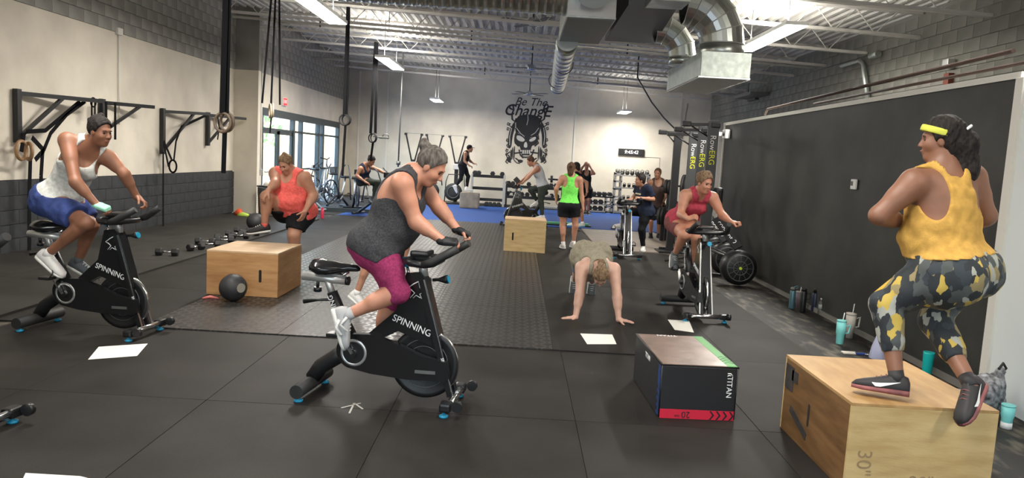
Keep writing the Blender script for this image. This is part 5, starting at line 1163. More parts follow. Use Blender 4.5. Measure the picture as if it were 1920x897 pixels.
shape('skull_crown', [(966, 232), (968, 218), (979, 216), (990, 215), (1002, 217), (1011, 222), (1013, 235), (1012, 250), (1006, 256), (998, 256), (990, 261), (984, 258), (975, 252), (968, 246)])
shape('skull_face', [(966, 246), (975, 252), (990, 262), (1006, 252), (1010, 258), (1009, 268), (1004, 272), (998, 273), (997, 286), (993, 296), (984, 296), (979, 288), (977, 274), (968, 271), (964, 264)])
shape('eye_socket', [(969, 253), (978, 255), (986, 262), (982, 266), (974, 264), (969, 260)], 1, M_ink2); shape('eye_socket', [(1005, 256), (999, 258), (992, 263), (996, 266), (1002, 264), (1006, 260)], 1, M_ink2)
shape('nose_mark', [(985, 266), (989, 266), (991, 276), (986, 277), (983, 274)], 1, M_ink2)
for x in (979, 983, 987, 991, 995): shape('tooth', [(x-1.4, 281), (x+1.4, 281), (x+1.2, 288), (x-1.2, 288)], 1, M_ink2, 0)
shape('jaw_mark', [(981, 291), (996, 291), (993, 293), (984, 293)], 1, M_ink2, 1)
line('skull_crack', [(988, 216), (989, 225), (987, 235)], .012, 2, M_ink2); line('skull_crack', [(968, 240), (976, 250), (984, 256)], .012, 2, M_ink2); line('skull_crack', [(1010, 240), (1004, 249), (996, 254)], .012, 2, M_ink2)
for sg in (-1, 1):
    X = lambda x: 989+sg*x
    shape('scroll_column', [(X(25), 228), (X(33), 240), (X(36), 255), (X(36), 278), (X(29), 278), (X(28), 255), (X(23), 238)], 0)
    line('column_gap', [(X(30), 240), (X(33), 256), (X(32), 272)], .014, 2, M_ink2)
    for y_ in (232, 241, 262, 281, 288): line('scroll_curl', [(X(34), y_), (X(38), y_-2), (X(39), y_+2), (X(36), y_+3), (X(36), y_+1)], .022)
    line('face_hair', [(X(23), 240), (X(20), 252), (X(22), 262)], .022); line('cheek_stroke', [(X(18), 262), (X(22), 268), (X(15), 274)], .03); line('jaw_stroke', [(X(14), 280), (X(11), 290), (X(5), 296)], .03)
    shape('scroll_leaf', [(X(26), 296), (X(34), 292), (X(37), 300), (X(31), 306)], 0); shape('scroll_leaf', [(X(4), 300), (X(14), 298), (X(16), 303), (X(8), 306)], 0)
    line('scroll_stroke', [(X(22), 226), (X(28), 234), (X(30), 250), (X(31), 275)], .03); line('scroll_stroke', [(X(20), 228), (X(21), 240), (X(19), 250)], .022)
    line('scroll_curl', [(X(30), 238), (X(34), 236), (X(35), 233), (X(32), 232)], .02); line('scroll_curl', [(X(31), 272), (X(36), 276), (X(38), 272), (X(35), 270)], .022); line('scroll_curl', [(X(31), 284), (X(38), 290), (X(35), 296), (X(38), 303), (X(34), 306)], .025)
    line('scroll_curl', [(X(34), 290), (X(30), 296), (X(33), 302), (X(28), 304)], .03); line('scroll_curl', [(X(20), 296), (X(14), 300), (X(10), 303), (X(6), 301)], .028); line('scroll_curl', [(X(22), 300), (X(17), 305), (X(11), 306)], .02)
    for x, a, b in ((23, 274, 300), (26.5, 276, 298), (29, 280, 295)): shape('dumbbell_plate', [(X(x-1.2), a), (X(x+1.2), a), (X(x+1.2), b), (X(x-1.2), b)], 1, None, 1)
    line('dumbbell_bar', [(X(8), 285), (X(22), 287)], .03)
    line('letter_scroll', [(X(30), 206), (X(36), 203), (X(35), 198), (X(30), 198), (X(28), 206), (X(31), 214), (X(30), 224), (X(25), 228), (X(22), 222)], .035)
R_ = RM(Vector((1, 0, 0)), Vector((0, 0, 1)), Vector((0, -1, 0)))
x, z = mp_(992, 193); text('Be The', 'lettering', M_ink, .40, (x, -.004, z), R_, mu, ext=.001, shear=.35); x, z = mp_(986, 209); text('ChangE', 'lettering', M_ink, .56, (x, -.004, z), R_, mu, ext=.001, shear=.3, bold=.006)
# ---------------------------------------------------------------- air bikes and other bikes near the storefront
def air_bike(label, loc, rz):
    t = empty('air_bike', loc, rz, label, 'exercise bike', 'fan bikes near the storefront'); mm = mat('bike_grey', (.03, .035, .045), .4)
    for x in (-.1, .95): MB().cyl((x, -.28, .05), (x, .28, .05), .035, n=10).build('stabilizer', mm, t)
    MB().tube([(-.1, 0, .06), (.25, 0, .32), (.55, 0, .38), (.95, 0, .10)], .035, 8).build('frame', mm, t)
    MB().tube([(.22, 0, .32), (.08, 0, .85)], .025, 8).build('seat_post', M_silver, t); MB().bbox((.07, 0, .89), (.24, .2, .07), .03).build('seat', M_black, t)
    f = MB().torus((.78, 0, .48), .33, .025, (0, 1, 0), 32, 8).torus((.78, 0, .48), .10, .012, (0, 1, 0), 20, 6).build('fan_cage', mm, t)
    for k in range(12):
        a = math.pi/6*k; MB().bar((.78+.05*math.cos(a), 0, .48+.05*math.sin(a)), (.78+.32*math.cos(a), 0, .48+.32*math.sin(a)), .02, .012).build('fan_blade', mm, f)
    MB().lathe((.36, -.06, .36), [(.02, 0), (.10, 0), (.10, .12), (.02, .12)], 20, (0, 1, 0)).build('crank_cover', M_black, t)
    for s_ in (-1, 1):
        MB().tube([(.62, s_*.16, .30), (.70, s_*.2, .80), (.58, s_*.22, 1.15), (.45, s_*.24, 1.25)], .018, 8).build('moving_arm', mm, t)
        c = MB().bar((.36, s_*.12, .36), (.36+s_*.12, s_*.12, .36-s_*.1), .025).build('crank_arm', M_silver, t); MB().bbox((.36+s_*.12, s_*.17, .36-s_*.1), (.1, .09, .03), .008).build('pedal', M_black, c)
    MB().bbox((.70, 0, 1.08), (.06, .2, .14), .01).build('console', M_black, t); return t
x = lambda px, Y: float(atY(px, 340, Y)[0])
ab = air_bike('fan bike under the woman in the navy tank near the left back corner', (x(680, 19.4), 19.4, .006), math.radians(-20))
dup(ab, (x(650, 21.6), 21.6, 0), math.radians(-110), 'fan bike left of the woman in the navy tank, fan towards the camera')
dup(ab, (x(664, 21.2), 21.2, 0), math.radians(-70), 'fan bike just behind the woman in the navy tank top')
dup(ab, (x(628, 23.6), 23.6, 0), math.radians(-150), 'fan bike farthest back by the storefront glass')
t = empty('recumbent_bike', (x(600, 19.85), 19.85, 0), math.radians(160), 'upright bike paled by painted haze, with a round drive cover, in front of the storefront', 'exercise bike'); mg = mat('hazy_grey', (.22, .26, .30), .45)  # bluish haze is mixed into the base colour of both hazy greys
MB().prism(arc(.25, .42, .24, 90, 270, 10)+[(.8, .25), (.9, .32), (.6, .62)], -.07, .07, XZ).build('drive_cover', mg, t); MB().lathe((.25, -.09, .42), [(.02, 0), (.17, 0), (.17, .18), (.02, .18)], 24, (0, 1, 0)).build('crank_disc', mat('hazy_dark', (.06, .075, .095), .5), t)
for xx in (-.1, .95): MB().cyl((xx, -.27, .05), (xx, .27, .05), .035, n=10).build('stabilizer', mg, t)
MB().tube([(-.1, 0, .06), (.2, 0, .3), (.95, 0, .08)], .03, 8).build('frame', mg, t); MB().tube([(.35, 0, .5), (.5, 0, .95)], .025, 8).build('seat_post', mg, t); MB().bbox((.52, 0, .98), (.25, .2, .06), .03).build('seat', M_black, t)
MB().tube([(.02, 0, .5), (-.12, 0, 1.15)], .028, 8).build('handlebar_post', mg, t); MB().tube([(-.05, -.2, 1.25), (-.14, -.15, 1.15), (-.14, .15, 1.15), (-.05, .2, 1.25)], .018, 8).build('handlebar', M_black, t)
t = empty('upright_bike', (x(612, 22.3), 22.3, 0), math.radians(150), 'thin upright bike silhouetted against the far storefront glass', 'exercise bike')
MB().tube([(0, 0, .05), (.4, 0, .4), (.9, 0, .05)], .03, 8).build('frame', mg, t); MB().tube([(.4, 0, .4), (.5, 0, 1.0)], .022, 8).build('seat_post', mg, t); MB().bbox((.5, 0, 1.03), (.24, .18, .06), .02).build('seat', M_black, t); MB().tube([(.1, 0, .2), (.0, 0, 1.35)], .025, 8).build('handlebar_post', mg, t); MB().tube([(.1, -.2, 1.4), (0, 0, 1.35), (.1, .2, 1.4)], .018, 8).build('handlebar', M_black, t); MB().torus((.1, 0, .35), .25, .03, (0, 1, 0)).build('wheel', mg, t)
# ---------------------------------------------------------------- people
mat('skin_light', (.48, .235, .15), .5, noise=.10, nscale=9, sss=.12); mat('skin_deep', (.25, .115, .07), .5, noise=.12, nscale=9, sss=.08); mat('skin_rosy', (.52, .24, .155), .5, noise=.12, nscale=10, sss=.12)
mat('skin_tan', (.36, .17, .10), .48, noise=.10, nscale=9, sss=.1); mat('skin_brown', (.30, .13, .075), .48, noise=.10, nscale=9, sss=.1); mat('skin_pale', (.62, .37, .28), .5, noise=.08, nscale=9, sss=.12)
mat('eye', (.03, .02, .02), .2); mat('brow', (.05, .03, .02), .8); mat('lip', (.35, .10, .09), .45)
def hairm(n, a, b): return mat(n, a, .7, col2=b, spec=.2, nscale=60, bump=.35, bscale=140, stretch=(1, 1, .25))
H_grey = hairm('hair_grey', (.055, .045, .040), (.17, .15, .135)); H_dark = hairm('hair_dark', (.012, .010, .010), (.035, .028, .025)); H_brown = hairm('hair_brown', (.06, .032, .018), (.15, .085, .05)); H_lt = hairm('hair_light_brown', (.12, .07, .04), (.30, .20, .12))
def cloth(n, c, ns=.15, s=200, bump=.25): return mat(n, c, .85, noise=ns, nscale=s*.2, bump=bump, bscale=s, spec=.2)
K_char = cloth('charcoal_cloth', (.055, .055, .060), .35, 500); K_mag = cloth('magenta_cloth', (.30, .035, .115), .25, 350); K_white = cloth('white_cloth', (.70, .70, .66)); K_blue = cloth('blue_cloth', (.045, .07, .22), .3, 60)
K_salm = cloth('salmon_cloth', (.85, .14, .12)); K_blk = cloth('black_cloth', (.012, .012, .015)); K_navy = cloth('navy_cloth', (.016, .022, .045)); K_green = cloth('lime_cloth', (.20, .80, .12)); K_grey = cloth('pale_grey_cloth', (.45, .47, .50)); K_olive = cloth('olive_cloth', (.045, .055, .045)); K_red = cloth('pink_red_cloth', (.50, .065, .10)); K_taupe = cloth('taupe_cloth', (.30, .27, .20)); K_brown = cloth('brown_cloth', (.085, .055, .05)); K_yel = cloth('yellow_cloth', (.60, .35, .085), .12, 120)
S_white = mat('shoe_white', (.72, .70, .68), .5); S_blk = mat('shoe_black', (.02, .018, .02), .6); S_grey = mat('shoe_grey', (.10, .11, .12), .6); S_maroon = mat('sole_maroon', (.25, .08, .08), .6, noise=.4, nscale=12); S_sole = mat('sole_white', (.75, .74, .70), .5)
K_mint = mat('glove_mint', (.35, .75, .55), .7); K_glove = mat('glove_black', (.015, .015, .017), .6)
# patterned leggings: yellow, grey, white and black leaf shapes
def leaf_mat():
    m = bpy.data.materials.new('leaf_print'); m.use_nodes = True; t = m.node_tree; b = t.nodes['Principled BSDF']; b.inputs['Roughness'].default_value = .75
    tc = t.nodes.new('ShaderNodeTexCoord'); mp = t.nodes.new('ShaderNodeMapping'); mp.inputs['Scale'].default_value = (30, 30, 17); mp.inputs['Rotation'].default_value = (.3, .7, .2); t.links.new(tc.outputs['Object'], mp.inputs[0])
    n = t.nodes.new('ShaderNodeTexNoise'); n.inputs['Scale'].default_value = 1.6; n.inputs['Detail'].default_value = 1; t.links.new(mp.outputs[0], n.inputs['Vector'])
    ad = t.nodes.new('ShaderNodeMixRGB'); ad.inputs[0].default_value = .35; t.links.new(mp.outputs[0], ad.inputs[1]); t.links.new(n.outputs['Color'], ad.inputs[2])
    v = t.nodes.new('ShaderNodeTexVoronoi'); v.inputs['Scale'].default_value = 1.3; t.links.new(ad.outputs[0], v.inputs['Vector'])
    sx = t.nodes.new('ShaderNodeSeparateColor'); t.links.new(v.outputs['Color'], sx.inputs[0]); r = t.nodes.new('ShaderNodeValToRGB'); r.color_ramp.interpolation = 'CONSTANT'
    cols = [(0, (.02, .025, .03)), (.30, (.50, .36, .07)), (.42, (.07, .08, .08)), (.58, (.36, .37, .33)), (.70, (.03, .04, .05)), (.86, (.26, .21, .10))]
    e = r.color_ramp.elements; e[0].position = 0; e[0].color = (*cols[0][1], 1); e[1].position = cols[1][0]; e[1].color = (*cols[1][1], 1)
    for p_, c_ in cols[2:]: q = e.new(p_); q.color = (*c_, 1)
    t.links.new(sx.outputs[0], r.inputs[0]); t.links.new(r.outputs[0], b.inputs['Base Color']); return m
K_leaf = leaf_mat(); K_ystripe = mat('yellow_stripe', (.68, .42, .05), .7)

# 1 main rider
p = Person('woman in a dark grey tank top and magenta capris riding the nearest spin bike', 5.0, (716, 456, 5.0), (771, 331, 4.98), (808, 312, 4.98), (-6, -36), -4, -12, S=1.0, w=1.28, lw=1.22, bust=1.15, belly=.07, hunch=.03, headfix=1.08, skin='skin_rosy', vox=.008, shrug=(.0, .02),
  arms={'R': dict(e=(779, 415, 4.82), w=(830, 452, 4.76), d=(1, .05, -.05), n=(.1, .35, -1), curl=(55, 60, 40)), 'L': dict(e=(822, 388, 5.18), w=(858, 432, 5.14), d=(1, 0, -.35), n=(-.2, -.3, -1), curl=(60, 60, 40))},
  legs={'R': dict(k=(747, 548, 4.84), a=(648, 592, 4.80), f=(.28, 0, -.96), fu=(1, 0, .3)), 'L': dict(k=(738, 560, 5.12), a=(702, 655, 5.18), f=(.8, 0, -.6))})
p.body(); p.tank(K_char, hem=-.085, racer=1., backneck=.8, wr=.004, neckr=1.0); p.bottoms(K_mag, 'capri_leggings', 1.18, wr=.004, waist=.05)
p.hair(H_grey, bun=[(-.108, 0, .078, .044), (-.135, .01, .095, .030)], vol=.010, noise=.0025)
p.shoe('R', mat('shoe_pale_grey', (.42, .42, .43), .6), S_sole); p.shoe('L', S_grey, S_sole)
for n in 'RL': p.glove(n, K_glove)
an = Vector(p.lim['fR'][0])-Vector(p.org)
MB().tube([an+Vector((-.03, -.05, -.02)), an+Vector((-.05, -.05, -.07)), an+Vector((-.01, -.06, -.12))], .012, 6).tube([an+Vector((.02, -.055, .0)), an+Vector((-.02, -.06, -.05)), an+Vector((.03, -.06, -.09))], .010, 6).build('shoe_strap', S_white, p.root)
# 2 left rider
p = Person('woman in a white tank top, blue shorts and mint glove on a spin bike', 6.35, (111, 372, 6.4), (170, 272, 6.3), (188, 247, 6.25), (-18, -10), -15, -55, S=1.03, w=1.05, lw=1.1, hunch=.02, skin='skin_brown', vox=.009, bust=1.1,
  arms={'R': dict(e=(141, 341, 6.05), w=(182, 385, 6.1), d=(1, 0, -.3), n=(0, .3, -1), curl=(60, 60, 40)), 'L': dict(e=(232, 325, 6.4), w=(257, 370, 6.5), d=(.8, 0, -.5), n=(0, -.3, -1), curl=(50, 50, 40))},
  legs={'R': dict(k=(161, 418, 6.15), a=(88, 478, 6.25), f=(.78, -.1, -.55)), 'L': dict(k=(171, 424, 6.5), a=(146, 492, 6.55), f=(.9, 0, -.4))})
p.body(); p.tank(K_white, hem=.02, neckr=1.2, armr=1.35, wr=.004); p.bottoms(K_blue, 'shorts', .74, wr=.006, flare=.012, t=.018)
p.hair(H_dark, bun=[(-.095, 0, .07, .045), (-.07, 0, .10, .04), (-.05, .03, .125, .035)], vol=.012, noise=.004); p.shoe('R', S_white, S_sole); p.shoe('L', S_grey, S_sole); p.glove('R', K_mint)
# 3 salmon
p = Person('woman in a salmon tank top raising one knee behind the left plywood box', 9.7, (548, 393, 9.75), (543, 322, 9.6), (536, 308, 9.5), (-112, -32), -110, -100, S=1.04, w=1.62, lw=1.42, belly=.11, bust=1.25, hunch=.02, skin='skin_light', vox=.012,
  arms={'R': dict(e=(516, 344, 9.45), w=(503, 358, 9.3), d=(-.4, -.3, -.6), n=(0, .2, -1), curl=25), 'L': dict(e=(588, 366, 9.65), w=(572, 396, 9.45), d=(-.35, -.1, -1), n=(-.8, .4, 0), curl=18)},
  legs={'R': dict(k=(500, 370, 9.35), a=(496, 424, 9.4), f=(-.85, -.45, -.12)), 'L': dict(k=(551, 441, 9.6), a=(553, 502, 9.7), f=(-.3, -1, 0))})
p.body(); p.tank(K_salm, hem=-.08, wr=.006); p.bottoms(K_blk, 'shorts', .72, t=.01, flare=.01, wr=.003); p.hair(H_lt, bun=[(-.04, 0, .125, .032)], vol=.010); p.shoe('R', S_blk, S_sole, sock=mat('coral_sock', (.75, .12, .10), .8)); p.shoe('L', S_blk, S_sole)
# 4 person behind the main rider, one foot on a low step
p = Person('person with bare legs and white shoes, mostly hidden behind the nearest rider', 8.0, (722, 405, 8.0), (768, 345, 7.95), (795, 318, 7.95), (0, -30), 0, 0, S=.98, w=.95, lw=.95, skin='skin_light', vox=.013,
  arms={'R': dict(e=(765, 385, 7.85), w=(750, 420, 7.9), d=(0, 0, -1), n=(-1, 0, 0), curl=30), 'L': dict(e=(760, 380, 8.1), w=(745, 415, 8.1), d=(0, 0, -1), n=(-1, 0, 0), curl=30)},
  legs={'L': dict(k=(765, 447, 8.05), a=(754, 496, 8.05), f=(.97, -.1, -.12)), 'R': dict(k=(693, 487, 8.0), a=(668, 553, 8.0), f=(.75, -.2, -.5))})
p.body(); p.tank(K_blk, hem=-.06, wr=.003); p.bottoms(K_blk, 'shorts', .45, t=.01); p.hair(H_brown); 
for n in 'LR': p.shoe(n, S_white, S_sole, sock=S_white)
q = atY(775, 524, 8.05); t = empty('step_platform', (float(q[0]), 8.1, .012), 0, 'small dark step behind the main spin bike, under the white shoe', 'step'); MB().bbox((0, 0, (q[2]-.01)/2), (.36, .32, max(.1, q[2]-.014)), .02).build('block', M_rub, t)
# 5 navy tank on the fan bike
p = Person('woman in a dark navy tank top riding the fan bike in the left back corner', 19.4, (681, 337, 19.4), (684, 311, 19.3), (696, 302, 19.2), (-15, -35), -15, -25, S=1.08, w=1.0, hunch=.03, skin='skin_tan', vox=.017,
  arms={'R': dict(e=(669, 330, 19.1), w=(686, 342, 19.0), d=(.8, -.2, -.3), n=(0, 0, -1), curl=50), 'L': dict(e=(711, 319, 19.5), w=(727, 328, 19.4), d=(1, 0, -.1), n=(0, 0, -1), curl=50)},
  legs={'R': dict(k=(709, 342, 19.15), a=(711, 368, 19.2), f=(.9, -.1, -.3)), 'L': dict(k=(705, 345, 19.6), a=(700, 372, 19.6), f=(1, 0, 0))})
p.body(fine_head=.009, fine_hand=.009); p.tank(K_navy, hem=-.04); p.bottoms(K_olive, 'leggings', 1.9); p.hair(H_dark, bun=[(-.10, 0, .07, .045)], vox=.01)
for n in 'LR': p.shoe(n, S_blk, S_sole)
# 6 cap
p = Person('person in a black cap and black outfit stepping on the grey foam box', 24.2, (868, 310, 24.2), (875, 286, 24.2), (881, 279, 24.2), (0, -5), 0, -5, S=.98, w=.95, skin='skin_tan', vox=.017, bust=.6,
  arms={'R': dict(e=(871, 302, 24.0), w=(880, 311, 23.9), d=(1, -.1, -.3), n=(0, .3, -1), curl=40), 'L': dict(e=(880, 301, 24.4), w=(888, 307, 24.4), d=(1, 0, 0), n=(0, 0, -1), curl=40)},
  legs={'L': dict(k=(878, 331, 24.3), a=(875, 353.5, 24.25), f=(1, 0, 0)), 'R': dict(k=(864, 336, 24.1), a=(854, 350, 24.0), f=(.5, 0, -.85))})
p.body(fine_head=.009, fine_hand=.009); p.tank(K_blk, hem=-.03); p.bottoms(K_blk, 'leggings', 1.85, t=.01); p.hair(K_blk, vol=.012, name='cap', vox=.01, noise=0)
R_ = RM(Vector(p.Lh), Vector(p.Fh), Vector(p.Uh)); MB().sphere(Vector(p.A(.10, 0, .05))-Vector(p.org), .075, 14, 8, (1, 1, .12), R_).build('cap_brim', K_blk, p.root)
for n in 'LR': p.shoe(n, S_white, S_sole)
# 7 grey tights on the far bike
p = Person('woman in a pale grey tank top and dark tights on the far spin bike', 18.3, (1017, 349, 18.3), (1006, 312, 18.3), (995, 303, 18.3), (180, -28), 180, 180, S=1.0, w=1.0, hunch=.02, skin='skin_light', vox=.017,
  arms={'L': dict(e=(992, 331, 18.1), w=(979, 344, 18.1), d=(-1, 0, -.1), n=(0, 0, -1), curl=40), 'R': dict(e=(990, 329, 18.5), w=(976, 341, 18.5), d=(-1, 0, -.1), n=(0, 0, -1), curl=40)},
  legs={'L': dict(k=(1014, 378, 18.2), a=(1017, 406, 18.2), f=(-1, 0, -.05)), 'R': dict(k=(995, 357, 18.45), a=(1008, 378, 18.45), f=(-.9, 0, -.4))})
p.body(fine_head=.009, fine_hand=.009); p.tank(K_grey, hem=-.0); p.bottoms(K_olive, 'leggings', 1.92, t=.010); p.hair(H_brown, bun=[(-.06, 0, .125, .035)], vox=.01)
for n in 'LR': p.shoe(n, S_white, S_sole)
q = atY(969, 338, 18.1); R_ = RM(Vector((.7, 0, .7)), Vector((0, 1, 0)), Vector((-.7, 0, .7))); t = empty('water_bottle', (float(q[0]), 18.1, 0), 0, 'small dark box held on the handlebar of the far spin bike', 'box'); MB().bbox((0, 0, q[2]), (.12, .10, .14), .01, R=R_).build('case', M_black, t)
# 8 green
p = Person('woman in a lime green racerback tank top and black shorts seen from behind', 14.4, (1067, 384, 14.4), (1071, 331, 14.4), (1071, 317, 14.4), (80, -5), 95, 88, S=1.02, w=1.02, lw=1.02, skin='skin_light', vox=.015,
  arms={'L': dict(e=(1043, 354, 14.4), w=(1043, 372, 14.5), d=(0, .1, -1), n=(1, 0, 0), curl=30), 'R': dict(e=(1091, 368, 14.4), w=(1093, 391, 14.35), d=(.1, 0, -1), n=(-1, 0, 0), curl=30)},
  legs={'L': dict(k=(1055, 424, 14.4), a=(1056, 459, 14.35), f=(-.1, 1, 0)), 'R': dict(k=(1079, 424, 14.4), a=(1075, 457, 14.45), f=(.75, -.55, -.1))})
p.body(fine_head=.008, fine_hand=.008); p.tank(K_green, hem=-.0, racer=1.1, backneck=.4); p.bottoms(K_blk, 'shorts', .50, t=.014, flare=.012); p.hair(H_brown, back=1.2, bun=[(-.11, 0, .05, .04)], vox=.009)
for n in 'LR': p.shoe(n, S_white, S_sole)
# 9 dark shirt
p = Person('person in a dark shirt mostly hidden behind the woman in lime green', 18.8, (1086, 362, 18.8), (1083, 325, 18.8), (1080, 314, 18.8), (150, -10), 150, 150, S=1.04, w=1.15, lw=1.1, skin='skin_tan', vox=.017, bust=0,
  arms={'L': dict(e=(1100, 343, 18.6), w=(1101, 360, 18.5), d=(-.2, -.1, -1), n=(-1, 0, 0), curl=30), 'R': dict(e=(1070, 340, 19.0), w=(1068, 355, 19.0), d=(-.2, 0, -1), n=(0, 0, -1), curl=30)},
  legs={'L': dict(k=(1090, 392, 18.7), a=(1092, 420, 18.7), f=(-.6, -.6, 0)), 'R': dict(k=(1080, 391, 18.9), a=(1080, 419, 18.9), f=(-1, 0, 0))})
p.body(fine_head=.009, fine_hand=.009); p.tank(K_blk, hem=-.06, sleeve=.55, name='t_shirt', neckr=.6); p.bottoms(K_blk, 'shorts', .9, t=.014); p.hair(H_dark, back=.4, vox=.01)
for n in 'LR': p.shoe(n, S_white, mat('sole_blue', (.1, .4, .6), .5))
# 10 hands on head
p = Person('person in a black sleeveless shirt holding both hands to the head near the back wall', 24.3, (1099, 355, 24.3), (1100, 322, 24.3), (1100, 311.5, 24.3), (-95, -5), -95, -95, S=1.04, w=1.0, skin='skin_tan', vox=.018, bust=.5,
  arms={'R': dict(e=(1089, 318, 24.1), w=(1096, 309, 24.1), d=(.8, 0, .6), n=(.5, .8, 0), curl=25), 'L': dict(e=(1114, 326, 24.1), w=(1106, 312, 24.1), d=(-.6, 0, .8), n=(-.5, .8, 0), curl=25)},
  legs={'R': dict(k=(1096, 376, 24.2), a=(1097, 397.5, 24.3), f=(-.1, -1, 0)), 'L': dict(k=(1104, 376, 24.2), a=(1103, 398, 24.3), f=(.2, -1, 0))})
p.body(fine_head=.01, fine_hand=.01); p.tank(K_blk, hem=-.1); p.bottoms(K_blk, 'shorts', .75, t=.016); p.hair(H_dark, vox=.011)
for n in 'LR': p.shoe(n, S_blk, S_sole)
# 11 navy shirt
p = Person('woman in a navy T-shirt with pale print standing by a spin bike', 14.2, (1208, 394, 14.25), (1207, 350, 14.2), (1200, 338, 14.15), (195, -5), 195, 205, S=.98, w=1.12, lw=1.1, hunch=.02, skin='skin_light', vox=.015,
  arms={'L': dict(e=(1224, 374, 14.05), w=(1203, 372, 13.9), d=(-1, -.1, .1), n=(0, .3, -1), curl=40), 'R': dict(e=(1192, 366, 14.4), w=(1184, 374, 14.2), d=(-1, 0, -.1), n=(0, 0, -1), curl=40)},
  legs={'L': dict(k=(1203, 431, 14.1), a=(1206, 464, 14.2), f=(-.3, -1, 0)), 'R': dict(k=(1178, 398, 14.3), a=(1170, 421, 14.4), f=(-1, -.2, 0))})
p.body(fine_head=.008, fine_hand=.008); p.tank(K_navy, hem=-.10, sleeve=.75, name='t_shirt', neckr=.6, t=.016, wr=.006); p.bottoms(K_blk, 'leggings', 1.93, t=.01); p.hair(H_dark, back=1.0, vol=.02, vox=.009)
c = Vector(p.hip+p.U*p.T*.66+p.Fc*.145)-Vector(p.org); R_ = RM(Vector(p.Lc)*1, Vector(p.U), Vector(p.Fc)) if False else RM(-Vector(np.cross(p.Fc, p.U))*-1, Vector(p.U), Vector(p.Fc))
mb = MB()
for i in range(4):
    for j in range(2): mb.sphere(c+Vector(p.Lc)*(.09-.045*i)+Vector(p.U)*(.03-.06*j), .018, 8, 6, (1, .4, 1))
mb.build('shirt_print', mat('print_pale', (.45, .42, .28), .7), p.root)
for n in 'LR': p.shoe(n, S_white, S_sole)
# 12 brown tank
p = Person('woman in a brown tank top and black shorts standing, facing the camera', 17.6, (1232, 388, 17.6), (1234, 338, 17.6), (1233, 326, 17.55), (-115, -2), -95, -95, S=1.06, w=1.05, lw=1.0, skin='skin_tan', vox=.016,
  arms={'R': dict(e=(1220, 364, 17.7), w=(1218, 382, 17.6), d=(0, 0, -1), n=(1, 0, 0), curl=30), 'L': dict(e=(1248, 365, 17.6), w=(1243, 381, 17.5), d=(-.3, -.1, -1), n=(-1, 0, 0), curl=30)},
  legs={'R': dict(k=(1220, 415, 17.55), a=(1220, 440.5, 17.6), f=(-.2, -1, 0)), 'L': dict(k=(1236, 416, 17.55), a=(1235, 441.5, 17.6), f=(.3, -1, 0))})
p.body(fine_head=.009, fine_hand=.009); p.tank(K_brown, hem=-.03, neckr=1.1); p.bottoms(K_blk, 'shorts', .85, t=.012); p.hair(H_brown, bun=[(-.08, 0, .08, .03)], vox=.01)
for n in 'LR': p.shoe(n, S_blk, S_blk)
MB().torus(Vector(p.lim['wL'][0])-Vector(p.org), .034, .012, p.lim['wL'][1]).build('wristwatch', M_black, p.root)
# 13 red
p = Person('woman in a pink red sleeveless top leaning over a spin bike', 9.0, (1281, 414, 9.25), (1313, 362, 8.85), (1321, 343, 8.75), (-62, -16), -68, -80, S=1.04, w=1.1, lw=1.08, hunch=.03, skin='skin_rosy', vox=.011, bust=1.1, shrug=(.0, .01),
  arms={'R': dict(e=(1276, 402, 8.75), w=(1291, 411, 8.50), d=(.6, -.5, .3), n=(.6, .3, -.5), curl=(75, 75, 50)), 'L': dict(e=(1354, 404, 8.70), w=(1372, 418, 8.50), d=(.7, -.5, .1), n=(-.3, .2, -1), curl=(75, 75, 50))},
  legs={'R': dict(k=(1283, 441, 8.85), a=(1265, 478, 9.15), f=(-.1, -.8, -.5)), 'L': dict(k=(1306, 446, 8.8), a=(1304, 500, 9.0), f=(.1, -.9, -.4))})
p.body(); p.tank(K_red, hem=-.02, neckr=.55, armr=1.3, wr=.005); p.bottoms(cloth('rose_shorts', (.20, .07, .07)), 'shorts', .55, t=.012); p.hair(H_lt, bun=[(-.10, 0, .06, .05), (-.02, .03, .11, .04)], vol=.018, noise=.005)
for n in 'LR': p.shoe(n, S_grey, S_sole)
# 14 push-up
p = Person('woman in a taupe tank top holding a push-up on the black mat', 8.4, (1109, 487, 8.62), (1122, 505, 8.12), (1126, 518, 7.93), (-92, -72), (0, .1, -1), (0, .05, -1), S=1.02, w=1.28, lw=1.22, belly=.03, skin='skin_pale', vox=.010, bust=1.25,
  arms={'R': dict(e=(1087, 552, 8.02), w=(1079, 596, 7.95), d=(-1, -.25, -.04), n=(0, 0, -1), curl=(4, 3, 2), spread=.02), 'L': dict(e=(1157, 556, 7.98), w=(1160, 600, 7.9), d=(1, -.35, -.04), n=(0, 0, -1), curl=(4, 3, 2), spread=.02)},
  legs={'R': dict(k=(1086, 507, 9.05), a=(1077, 526, 9.5), f=(0, -.25, -.97), fu=(0, -1, .25)), 'L': dict(k=(1112, 510, 9.1), a=(1110, 530, 9.5), f=(0, -.25, -.97), fu=(0, -1, .25))})
p.body(); p.tank(K_taupe, hem=-.10, t=.018, wr=.006, armr=1.5); p.bottoms(cloth('light_blue_cloth', (.30, .34, .45)), 'shorts', .8, t=.008); p.hair(H_lt, tail=[((-.09, 0, .06), (-.16, 0, .0), .035, .03), ((-.16, 0, .0), (-.19, .01, -.12), .03, .012)], noise=.006)
for n in 'LR': p.shoe(n, S_grey, S_sole, sock=S_white)
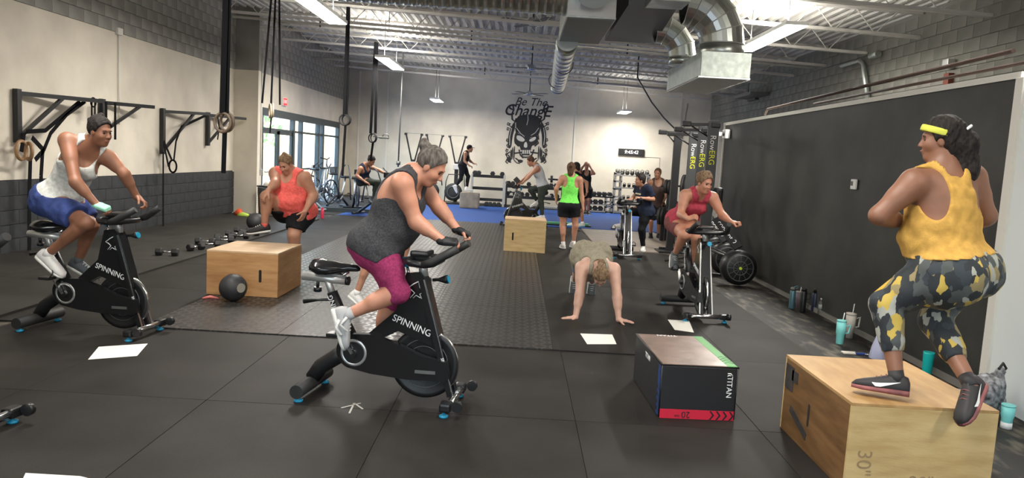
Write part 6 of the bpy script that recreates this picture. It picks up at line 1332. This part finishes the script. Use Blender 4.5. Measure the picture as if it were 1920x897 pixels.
# 15 yellow
p = Person('woman in a yellow tank top and leaf print leggings stepping on the right plywood box', 4.1, (1777, 505, 4.12), (1768, 322, 4.15), (1764, 262, 4.17), (150, -4, 0), 128, 105, S=1.0, w=1.52, lw=1.30, belly=.05, skin='skin_deep', vox=.0085, bust=1.1, headfix=1.02,
  arms={'L': dict(e=(1648, 404, 4.12), w=(1712, 422, 4.42), d=(.7, .7, .2), n=(0, .3, -1), curl=(60, 60, 40)), 'R': dict(e=(1850, 405, 4.22), w=(1800, 430, 4.48), d=(-.6, .7, .2), n=(0, .3, -1), curl=(60, 60, 40))},
  legs={'L': dict(k=(1660, 572, 4.12), a=(1682, 714, 4.0), f=(-.88, .42, 0)), 'R': dict(k=(1752, 602, 4.18), a=(1820, 722, 3.86), f=(-.55, -.45, -.6), fu=(-.5, .0, .8))})
p.body(); p.tank(K_yel, hem=.075, neckr=1.1, racer=1.35, backneck=1.5, wr=.006, armr=1.0, t=.012, name='tank_top'); p.bottoms(K_leaf, 'leggings', 1.62, t=.008, wr=.004, wf=40, waist=.10)
k = p.hs
p.hair(H_dark, tail=[((-.085, 0, .045), (-.12, -.02, -.02), .05, .065), ((-.12, -.02, -.02), (-.13, -.04, -.18), .068, .068), ((-.13, -.04, -.18), (-.12, -.05, -.38), .065, .02)], noise=.004, vol=.018, back=.8)
hb = mesh_np('headband', [sdf_mesh([(p.EH(-.008, 0, .045, (.098, .118, .104)), .01)], [('i', ('p', p.A(-.035, 0, 0), -p.Fh), .004), ('i', ('p', p.A(0, 0, .062), nv(p.Uh-p.Fh*.35)), .004), ('s', ('p', p.A(0, 0, .022), nv(p.Uh-p.Fh*.35)), .004)], .005)], mat('headband_yellow', (.60, .62, .08), .7), p.root, p.org)
hn = Vector(p.A(-.125, .0, .05))-Vector(p.org); MB().torus(hn, .030, .008, (p.Fh*.7+p.Uh*.7)).build('hair_tie', M_white2, p.root)
p.shoe('L', S_blk, S_maroon, swoosh=1); p.shoe('R', S_blk, S_maroon, swoosh=1)
# yellow side stripe on the leggings, down the outer left thigh
o = p.q['thL'][0][0]; a, b = o[1], o[2]; lat = nv(np.cross(b-a, ray(1700, 550))); lat = lat if lat[0] < 0 else -lat
z = p.q['shL'][0][0]; P_ = [Vector(a+(b-a)*t_+lat*((o[3]+(o[4]-o[3])*t_)+.008)-p.org) for t_ in (.0, .25, .5, .75, 1.0)]+[Vector(z[1]+(z[2]-z[1])*t_+lat*(z[3]+(z[4]-z[3])*t_+.006)-p.org) for t_ in (.25, .55)]
MB().tube(P_, [.015, .02, .02, .018, .016, .012, .006], 8).build('side_stripe', K_ystripe, p.root)
